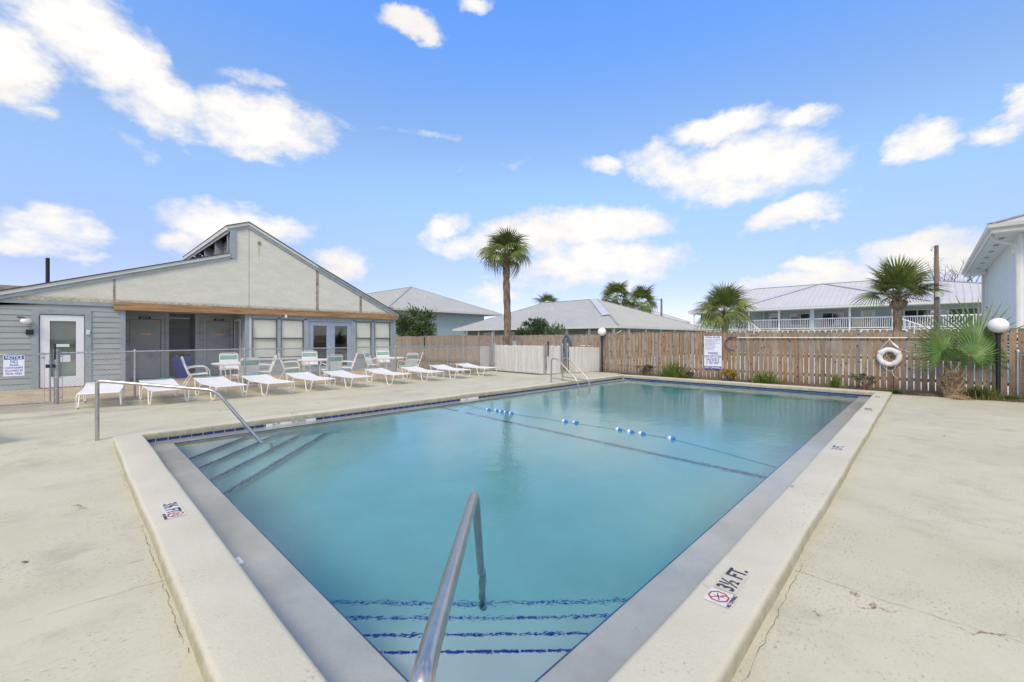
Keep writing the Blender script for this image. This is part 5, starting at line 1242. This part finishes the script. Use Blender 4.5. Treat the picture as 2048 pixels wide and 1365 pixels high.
t = thing('shrub', 'tall leggy shoots standing out of the bush over the grey fence', 'shrub', (c[0]-.2, c[1], 0)); stems(t, (0, 0, 1.2), .5, 1.5, 7, 44, w=.02); leafy(t, (-.1, .1, 2.35), (.25, .8, .45), 500, .16, 'leaf', 43, clumps=9, aspect=3, up=.9)

# bare tree
def bare_tree(label, x, y, z0, h, seed):
    r = random.Random(seed); t = thing('bare_tree', label, 'tree', (x, y, 0)); br_ = MB(); MB().tube([(0, 0, 0), (.1, 0, z0*.5), (0, 0, z0)], [.28, .22, .2], 9).build('trunk', 'bark_grey', t, smooth=True)
    def grow(p, d_, L, rad, lev):
        q_ = p + d_*L; mid = p + d_*L*.5 + Vector((r.uniform(-1, 1), r.uniform(-1, 1), r.uniform(-1, 1)))*L*.07; br_.tube([p, mid, q_], [rad, rad*.8, rad*.6], 4 if lev > 1 else 6, cap=False)
        if lev >= 5: return
        for k in range(3 if lev < 4 else 2):
            nd = (d_*1.0 + Vector((r.gauss(0, .5), r.gauss(0, .5), r.gauss(.1, .35)))).normalized(); grow(q_ if k < 2 else mid, nd, L*r.uniform(.62, .82), rad*.64, lev+1)
    for k in range(6):
        a = k*1.05+r.uniform(-.3, .3); grow(Vector((0, 0, z0)), Vector((math.cos(a)*.75, math.sin(a)*.75, .9)).normalized(), h*.30, .12, 1)
    br_.build('branches', 'bark_grey', t); return t
c = at(1918, 600, 60); bare_tree('bare grey winter tree behind the balcony house', c[0], c[1], 5.2, 9.4, 51)

# ------------------------------------------------------------------ neighbouring houses
def hip_roof(root, eave, ridge, ze, zr, mat, ribmat, rib=.6, over=None, face_ribs=('W', 'S'), capmat='rib_dark'):
    (x0, x1, y0, y1) = eave; (ra, rb_) = ridge
    ra, rb_ = Vector((*ra, zr)), Vector((*rb_, zr)); a, b_, c_, d_ = Vector((x0, y0, ze)), Vector((x1, y0, ze)), Vector((x1, y1, ze)), Vector((x0, y1, ze))
    mb = MB()                                           # ridge runs along Y: ra at low y, rb at high y
    mb.face([a, d_, rb_, ra]); mb.face([b_, a, ra]); mb.face([c_, b_, ra, rb_]); mb.face([d_, c_, rb_]); 
    mb.build('roof', mat, root)
    mb = MB()
    def ribs(p, q_, apexA, apexB):                      # eave p->q, upper edge apexA->apexB
        L = (q_-p).length; d2 = (q_-p)/L; n = int(L/rib); ta = (apexA-p).dot(d2); tb_ = (apexB-p).dot(d2); nrm = (q_-p).cross(apexA-p).normalized(); 
        if nrm.z < 0: nrm = -nrm
        perp = (apexA-p) - d2*ta; D = perp.length; up_ = perp/D
        for k in range(1, n+1):
            s_ = k*rib
            if s_ >= L: break
            t_ = 1.0
            if s_ < ta: t_ = s_/ta
            if s_ > tb_: t_ = (L-s_)/(L-tb_) if L > tb_ else 0
            if t_ < .03: continue
            A_2 = p+d2*s_; mb.bar(A_2+nrm*.01, A_2+up_*D*t_+nrm*.01, .035, .05, up=nrm)
    ribs(a, d_, ra, rb_); ribs(b_, a, ra, ra)
    mb.build('roof_ribs', ribmat, root, kind='stuff')
    for (p, q_) in ((a, ra), (b_, ra), (d_, rb_), (ra, rb_)): MB().bar(p+Vector((0, 0, .03)), q_+Vector((0, 0, .03)), .12, .05).build('ridge_cap', capmat, root)
    for (p, q_) in ((a, d_), (a, b_)): MB().bar(p+Vector((0, 0, -.10)), q_+Vector((0, 0, -.10)), .06, .20).build('fascia', 'fascia', root)
    MB().face([a+Vector((0, 0, -.19)), b_+Vector((0, 0, -.19)), c_+Vector((0, 0, -.19)), d_+Vector((0, 0, -.19))]) 
    m_ = MB(); m_.face([a+Vector((0, 0, -.19)), b_+Vector((0, 0, -.19)), c_+Vector((0, 0, -.19)), d_+Vector((0, 0, -.19))]); m_.build('soffit', 'soffit', root)
def housewin(root, plane, pos, a0, a1, z0, z1, mull=1):
    t_ = .07
    def bx(p0, p1, q0, q1, d0, d1, mat, name, par):
        B_ = sheet if name == 'pane' else (lambda *a: MB().box(*a)); m_ = B_(pos+d0, pos+d1, p0, p1, q0, q1) if plane == 'x' else B_(p0, p1, pos+d0, pos+d1, q0, q1); return m_.build(name, mat, par)
    f_ = MB()
    segs = [(a0-t_, a0, z0-t_, z1+t_), (a1, a1+t_, z0-t_, z1+t_), (a0, a1, z0-t_, z0), (a0, a1, z1, z1+t_), (a0, a1, (z0+z1)/2-.02, (z0+z1)/2+.02)] + [((a0+(a1-a0)*k/(mull+1))-.03, (a0+(a1-a0)*k/(mull+1))+.03, z0, z1) for k in range(1, mull+1)]
    for k, (p0, p1, q0, q1) in enumerate(segs):
        e_ = .003*k
        (f_.box(pos-.05-e_, pos+.02, p0, p1, q0, q1) if plane == 'x' else f_.box(p0, p1, pos-.05-e_, pos+.02, q0, q1))
    fo = f_.build('window', 'white_paint', root); bx(a0, a1, z0, z1, -.02, -.012, 'glass_dark', 'pane', fo); bx(a0, a1, z0, z1, .0, -.004, 'dark_inside', 'backing', fo) if False else bx(a0, a1, z0, z1, -.008, -.003, 'door_grey', 'curtain', fo)
    return fo
# house A: two storeys, behind the clubhouse corner
ha = thing('house', 'pale blue two storey house with silver hip roof right of the clubhouse', 'house', (0, 0, 0))
hip_roof(ha, (25.3, 43.6, 44.2, 82), ((34.5, 53.7), (34.5, 74)), 5.05, 9.0, 'roof_metal', 'roof_rib')
MB().box(26.3, 41.2, 45.4, 81, 0, 4.87).build('wall', 'house_blue_far', ha)
for (x, y) in ((30.2, 50.5), (34.0, 49.5)): MB().tube([(x, y, 6.2), (x, y, 7.5+.0)], .12, 8).build('vent_pipe', 'fascia', ha)
# house B: low, silver roof in the middle
hb = thing('house', 'low house with wide silver hip roof behind the globe lamp', 'house', (0, 0, 0))
hip_roof(hb, (32.0, 53, 18.5, 40.9), ((42.5, 27.5), (42.5, 35.3)), 2.62, 6.1, 'roof_metal', 'roof_rib')
MB().box(33.6, 52, 20.2, 40, 0, 2.44).build('wall', 'house_green', hb)
for k in range(9): MB().box(32.5, 32.65, 19.2+k*2.5, 19.35+k*2.5, 0, 2.44).build('porch_post', 'white_paint', hb)
for k in range(6): MB().box(34.5+k*3.2, 34.65+k*3.2, 18.9, 19.05, 0, 2.44).build('porch_post', 'white_paint', hb)
for k in range(5): housewin(hb, 'x', 33.6, 21.3+k*3.6, 22.7+k*3.6, .95, 2.15)
for k in range(4): housewin(hb, 'y', 20.2, 35.5+k*4, 37+k*4, .95, 2.15)
for (x, y) in ((37.5, 33.5), (35.5, 35.5), (38.5, 30.8)): zz = 2.62+(x-32)*.331; MB().tube([(x, y, zz-.1), (x, y, zz+.35)], .09, 8).build('vent_pipe', 'fascia', hb)
m_ = MB(); p_, q_ = Vector((32.0, 18.5, 2.66)), Vector((42.5, 27.5, 6.14)); dv = (q_-p_); 
for (s0, s1) in ((.30, .99),): m_.face([p_+dv*s0+Vector((-.1, .8, .02)), p_+dv*s1+Vector((-.1, .8, .02)), p_+dv*s1+Vector((0, 0, .08)), p_+dv*s0+Vector((0, 0, .08))])
m_.build('patch_panel', 'roof_metal_light', hb)
# house E: small far roof to the right of B, and house F left
he = thing('house', 'far small house with pale roof behind the street light pole', 'house', (0, 0, 0)); hip_roof(he, (74, 92, 36, 56), ((83, 44), (83, 49)), 5.0, 8.4, 'roof_metal_light', 'roof_rib', rib=1.2); MB().box(75, 91, 37, 55, 0, 4.8).build('wall', 'house_blue_far', he)
# house C: long balcony house
hc_ = thing('house', 'long pale blue balcony house with light metal roof behind the fence', 'house', (0, 0, 0))
CU = 52.0
hip_roof(hc_, (CU, 64.2, -11, 20.6), ((58.1, 1.8), (58.1, 15.0)), 4.72, 7.55, 'roof_metal_light', 'roof_rib', rib=.45)
m_ = MB(); A3, B3, C3, D3, E3 = Vector((51.0, -.4, 4.70)), Vector((51.0, 15.2, 4.70)), Vector((58.1, 8.2, 7.60)), Vector((54, -.4, 4.6)), Vector((54, 15.2, 4.6))
m_.face([A3, B3, C3]); m_.face([A3, C3, Vector((58.1, 1.0, 7.0))]); m_.face([B3, Vector((58.1, 15.4, 7.0)), C3]); m_.build('roof', 'roof_metal_light', hc_)
mb = MB()
for k in range(1, 35):
    s_ = k*.45; y = -.4+s_; t_ = min(s_/8.6, (15.6-s_)/7.0); 
    if t_ < .03: continue
    mb.bar((51.0, y, 4.715), (51.0+7.1*t_, y, 4.715+2.9*t_), .03, .05, up=(-.38, 0, .92))
mb.build('roof_ribs', 'roof_rib', hc_, kind='stuff')
for (p, q_) in ((A3, C3), (B3, C3)): MB().bar(p+Vector((0, 0, .03)), q_+Vector((0, 0, .03)), .2, .05).build('ridge_cap', 'rib_dark', hc_)
MB().box(50.95, 51.05, -.4, 15.2, 4.50, 4.68).build('fascia', 'fascia', hc_); MB().box(51.05, 53.5, -.4, 15.2, 4.49, 4.52).build('soffit', 'soffit', hc_)
WU = 54.4
MB().box(WU, 63, -10, 20, 0, 4.55).build('wall', 'house_blue_far', hc_)
MB().box(52.15, WU, -10.6, 20.3, 2.12, 2.42).build('balcony_floor', 'fascia', hc_)
MB().box(WU-.9, WU, 12.8, 12.95, 2.4, 4.52).build('wall', 'house_blue_far', hc_)
for k, y in enumerate((20.0, 16.9, 14.0, 11.1, 8.2, 5.2, 2.1, -.9, -3.8, -6.8)):
    wide = .34 if k == 4 else .15
    MB().box(52.18, 52.18+.15, y-wide/2, y+wide/2, 2.42 if k else 0, 4.54).build('balcony_post', 'house_blue_far' if k == 4 else 'white_paint', hc_)
ys = (20.0, 16.9, 14.0, 11.1, 8.2, 5.2, 2.1, -.9, -3.8, -6.8, -10.4)
for k in range(len(ys)-1):
    y1_, y0_ = ys[k]-.09, ys[k+1]+.09
    m_ = MB(); m_.box(52.2, 52.3, y0_, y1_, 3.46, 3.56); m_.box(52.22, 52.28, y0_, y1_, 2.52, 2.60); m_.build('railing', 'white_paint', hc_)
    m_ = MB(); n = int((y1_-y0_)/.16)
    for j in range(1, n+1): y = y0_+j*(y1_-y0_)/(n+1); m_.box(52.225, 52.275, y-.022, y+.022, 2.60, 3.46)
    m_.build('balusters', 'white_paint', hc_, kind='stuff')
for y in (18.6, 9.6, 6.8, .5, -2.4, -8.2): housewin(hc_, 'x', WU, y-.85, y+.85, 2.95, 4.15)
for y in (15.6, 12.0, 4.0, -5.0):
    d_ = MB().box(WU-.04, WU+.02, y-.55, y+.55, 2.42, 4.30).build('balcony_door', 'white_paint', hc_); sheet(WU-.05, WU-.043, y-.33, y+.33, 2.75, 4.12).build('pane', 'glass_dark', d_)
for (ya, yb) in ((13.9, 12.6), (1.9, -.6)):
    m_ = MB(); m_.bar((51.6, ya, 3.5), (51.6, yb, 2.3), .08, .08); m_.bar((51.6, ya, 2.6), (51.6, yb, 1.4), .08, .08)
    for j in range(9): u = j/8; y = ya+(yb-ya)*u; m_.box(51.58, 51.62, y-.02, y+.02, 2.6-1.2*u, 3.5-1.2*u)
    m_.build('stair_railing', 'white_paint', hc_)
for (y, mt, nm) in ((7.35, 'chair_pink', 'pink'), (6.3, 'white_paint', 'white'), (4.75, 'chair_yellow', 'yellow'), (2.95, 'chair_green', 'green')):
    t = thing('garden_chair', nm+' wooden garden chair on the balcony behind the railing', 'garden chair', (53.2, y, 2.42), group='coloured garden chairs on the balcony')
    m_ = MB()
    for j in range(5): m_.prism([(.30, -.28+j*.115, .30), (.42, -.28+j*.115, .95+.06*(1-abs(j-2)/2)), (.45, -.28+j*.115, .95+.06*(1-abs(j-2)/2)), (.33, -.28+j*.115, .30)], (0, .10, 0))
    m_.build('backrest', mt, t); MB().prism([(-.25, -.28, .38), (.32, -.28, .28), (.32, -.28, .25), (-.25, -.28, .35)], (0, .56, 0)).build('seat', mt, t)
    for s_ in (-.34, .30): MB().box(-.28, .38, s_, s_+.07, .56, .59).build('armrest', mt, t)
    for (a, b_) in ((-.25, -.33), (-.25, .29), (.3, -.33), (.3, .29)): MB().box(a, a+.05, b_, b_+.04, 0, .56).build('leg', mt, t)
# house D: near right
hd_ = thing('house', 'pale blue stucco house with deep vented soffit at the right edge', 'house', (0, 0, 0))
DX0, DY1, ZE = 21.35, -1.60, 5.30
MB().box(22.1, 34.4, -16, -2.30, 0, ZE-.22).build('wall', 'house_blue', hd_)
MB().box(DX0+.05, 35.75, -16, DY1-.05, ZE-.215, ZE-.19).build('soffit', 'soffit', hd_)
MB().box(DX0-.03, 35.8, DY1-.03, DY1, ZE-.24, ZE+.02).build('fascia', 'fascia', hd_); MB().box(DX0-.03, DX0, -16, DY1-.032, ZE-.24, ZE+.02).build('fascia', 'fascia', hd_)
g_ = MB()
for (a, b_) in (((DX0-.09, DY1+.03), (35.8, DY1+.03)),): g_.prism([(a[0], a[1]-.05, ZE+.03), (a[0], a[1]+.07, ZE+.03), (a[0], a[1]+.05, ZE-.08), (a[0], a[1]-.05, ZE-.10)], (b_[0]-a[0], 0, 0))
g_.build('gutter', 'fascia', hd_); g_ = MB(); g_.prism([(DX0-.03, -16, ZE+.03), (DX0-.15, -16, ZE+.03), (DX0-.13, -16, ZE-.08), (DX0-.03, -16, ZE-.10)], (0, 16+DY1+.10, 0)); g_.build('gutter', 'fascia', hd_)
m_ = MB(); ax_, ay_ = 28.55, -9.0; apex = (ax_, ay_, ZE+2.9); e0 = [(DX0-.05, DY1+.04, ZE+.035), (35.8, DY1+.04, ZE+.035), (35.8, -17, ZE+.035), (DX0-.05, -17, ZE+.035)]
m_.face([e0[0], e0[1], apex]); m_.face([e0[3], e0[0], apex]); m_.face([e0[1], e0[2], apex]); m_.face([e0[2], e0[3], apex]); m_.build('roof', 'roof_metal_light', hd_)
MB().bar(Vector(e0[0])+Vector((0, 0, .03)), Vector(apex)+Vector((0, 0, .03)), .18, .05).build('ridge_cap', 'rib_dark', hd_)
for x in (22.7, 24.2, 25.9, 27.7, 29.6, 31.7): MB().box(x, x+.42, DY1-.42, DY1-.28, ZE-.222, ZE-.2155).build('soffit_vent', 'vent', hd_)
mb = MB(); mb.tube(rounded([(21.9, DY1-.02, ZE-.10), (21.9, DY1-.1, ZE-.42), (22.02, -2.22, ZE-.62), (22.02, -2.25, .2)], .12, 5), .055, 8); mb.build('downspout', 'fascia', hd_, smooth=True)
MB().box(22.06, 22.2, -2.36, -2.26, 0, ZE-.22).build('corner_trim', 'white_paint', hd_)
MB().box(34.3, 34.5, -2.36, -2.22, 0, ZE-.22).build('corner_trim', 'white_paint', hd_)
housewin(hd_, 'y', -2.30 - .0, 32.6, 33.9, 3.3, 4.9)
for o in list(hd_.children): pass
f_ = MB(); f_.box(32.5, 32.62, -2.30, -2.24, 3.1, 5.0); f_.box(33.9, 34.02, -2.30, -2.24, 3.1, 5.0); f_.box(32.5, 34.02, -2.30, -2.235, 4.95, 5.05); f_.box(32.5, 34.02, -2.30, -2.235, 3.05, 3.15); f_.box(33.2, 33.3, -2.30, -2.238, 3.15, 4.95)
wf = f_.build('window', 'white_paint', hd_); sheet(32.62, 33.9, -2.295, -2.285, 3.15, 4.95).build('pane', 'glass_dark', wf)
m_ = MB().lathe([(0, 0), (.09, 0), (.11, .05), (.07, .11), (0, .12)], n=14).build('wall_light', 'globe', hd_, smooth=True); m_.matrix_local = Matrix.Translation((22.9, -2.30, 4.62)) @ Matrix.Rotation(R(-90), 4, 'X')
# utility poles
c = at(1873, 677, 26); up_ = thing('utility_pole', 'wooden utility pole with grey box rising behind the fence at the right', 'utility pole', (c[0], c[1], 0))
MB().tube([(0, 0, 0), (0, 0, 4.0), (0, 0, 7.2)], [.13, .12, .10], 12).build('pole', 'pole_wood', up_, smooth=True)
m_ = MB(); m_.tube([(0, 0, 3.9), (0, 0, 2)], .0, 3) if False else None
def rv(a, b_, z): v_ = rt_*a + back*b_; return (v_.x, v_.y, z)
MB().tube([rv(.02, .15, 0), rv(.02, .15, 4.0)], .05, 8).build('conduit', 'galv', up_, smooth=True)
bxm = MB().bar(rv(-.18, .17, 4.22), rv(.22, .17, 4.22), .14, .32); bxm.build('meter_case', 'fascia', up_)
m_ = MB(); m_.tube([rv(-.05, 0, 7.1), rv(-.28, .05, 7.1), rv(-.34, .08, 6.98)], .025, 6); m_.tube([rv(-.3, .06, 7.0), rv(-.12, .05, 6.85)], .02, 6); m_.build('lamp_arm', 'galv', up_)
MB().lathe([(0, 0), (.09, .0), (.06, .12), (0, .14)], rv(-.32, .08, 6.86), 10).build('lamp_head', 'galv', up_)
for (a, z) in ((-.12, 6.4), (.12, 6.45), (-.12, 5.9)): MB().bar(rv(a-.06, 0, z), rv(a+.06, 0, z), .04, .05).build('bracket', 'galv', up_)
for s_ in (-1, 1): MB().tube(rounded([rv(.02*s_, .1, 3.12), rv(.28*s_, .15, 3.26), rv(.42*s_, .2, 3.20)], .1, 4), .022, 6).build('lamp_arm', 'galv', up_); MB().lathe([(0, 0), (.08, 0), (.05, .1), (0, .12)], rv(.45*s_, .2, 3.1), 10).build('lamp_head', 'fascia', up_)
c = at(1323, 677, 58); up2 = thing('street_light', 'thin street light pole beyond the silver roof', 'street light', (c[0], c[1], 0)); MB().tube([(0, 0, 0), (0, 0, 6.95)], [.17, .13], 8).build('pole', 'pole_wood', up2, smooth=True)
MB().tube([rv(0, 0, 6.6), rv(-.5, .2, 6.85), rv(-.9, .3, 6.8)], .04, 6).build('lamp_arm', 'galv', up2); MB().lathe([(0, 0), (.14, .0), (.08, .12), (0, .14)], rv(-.95, .3, 6.72), 10).build('lamp_head', 'galv', up2)
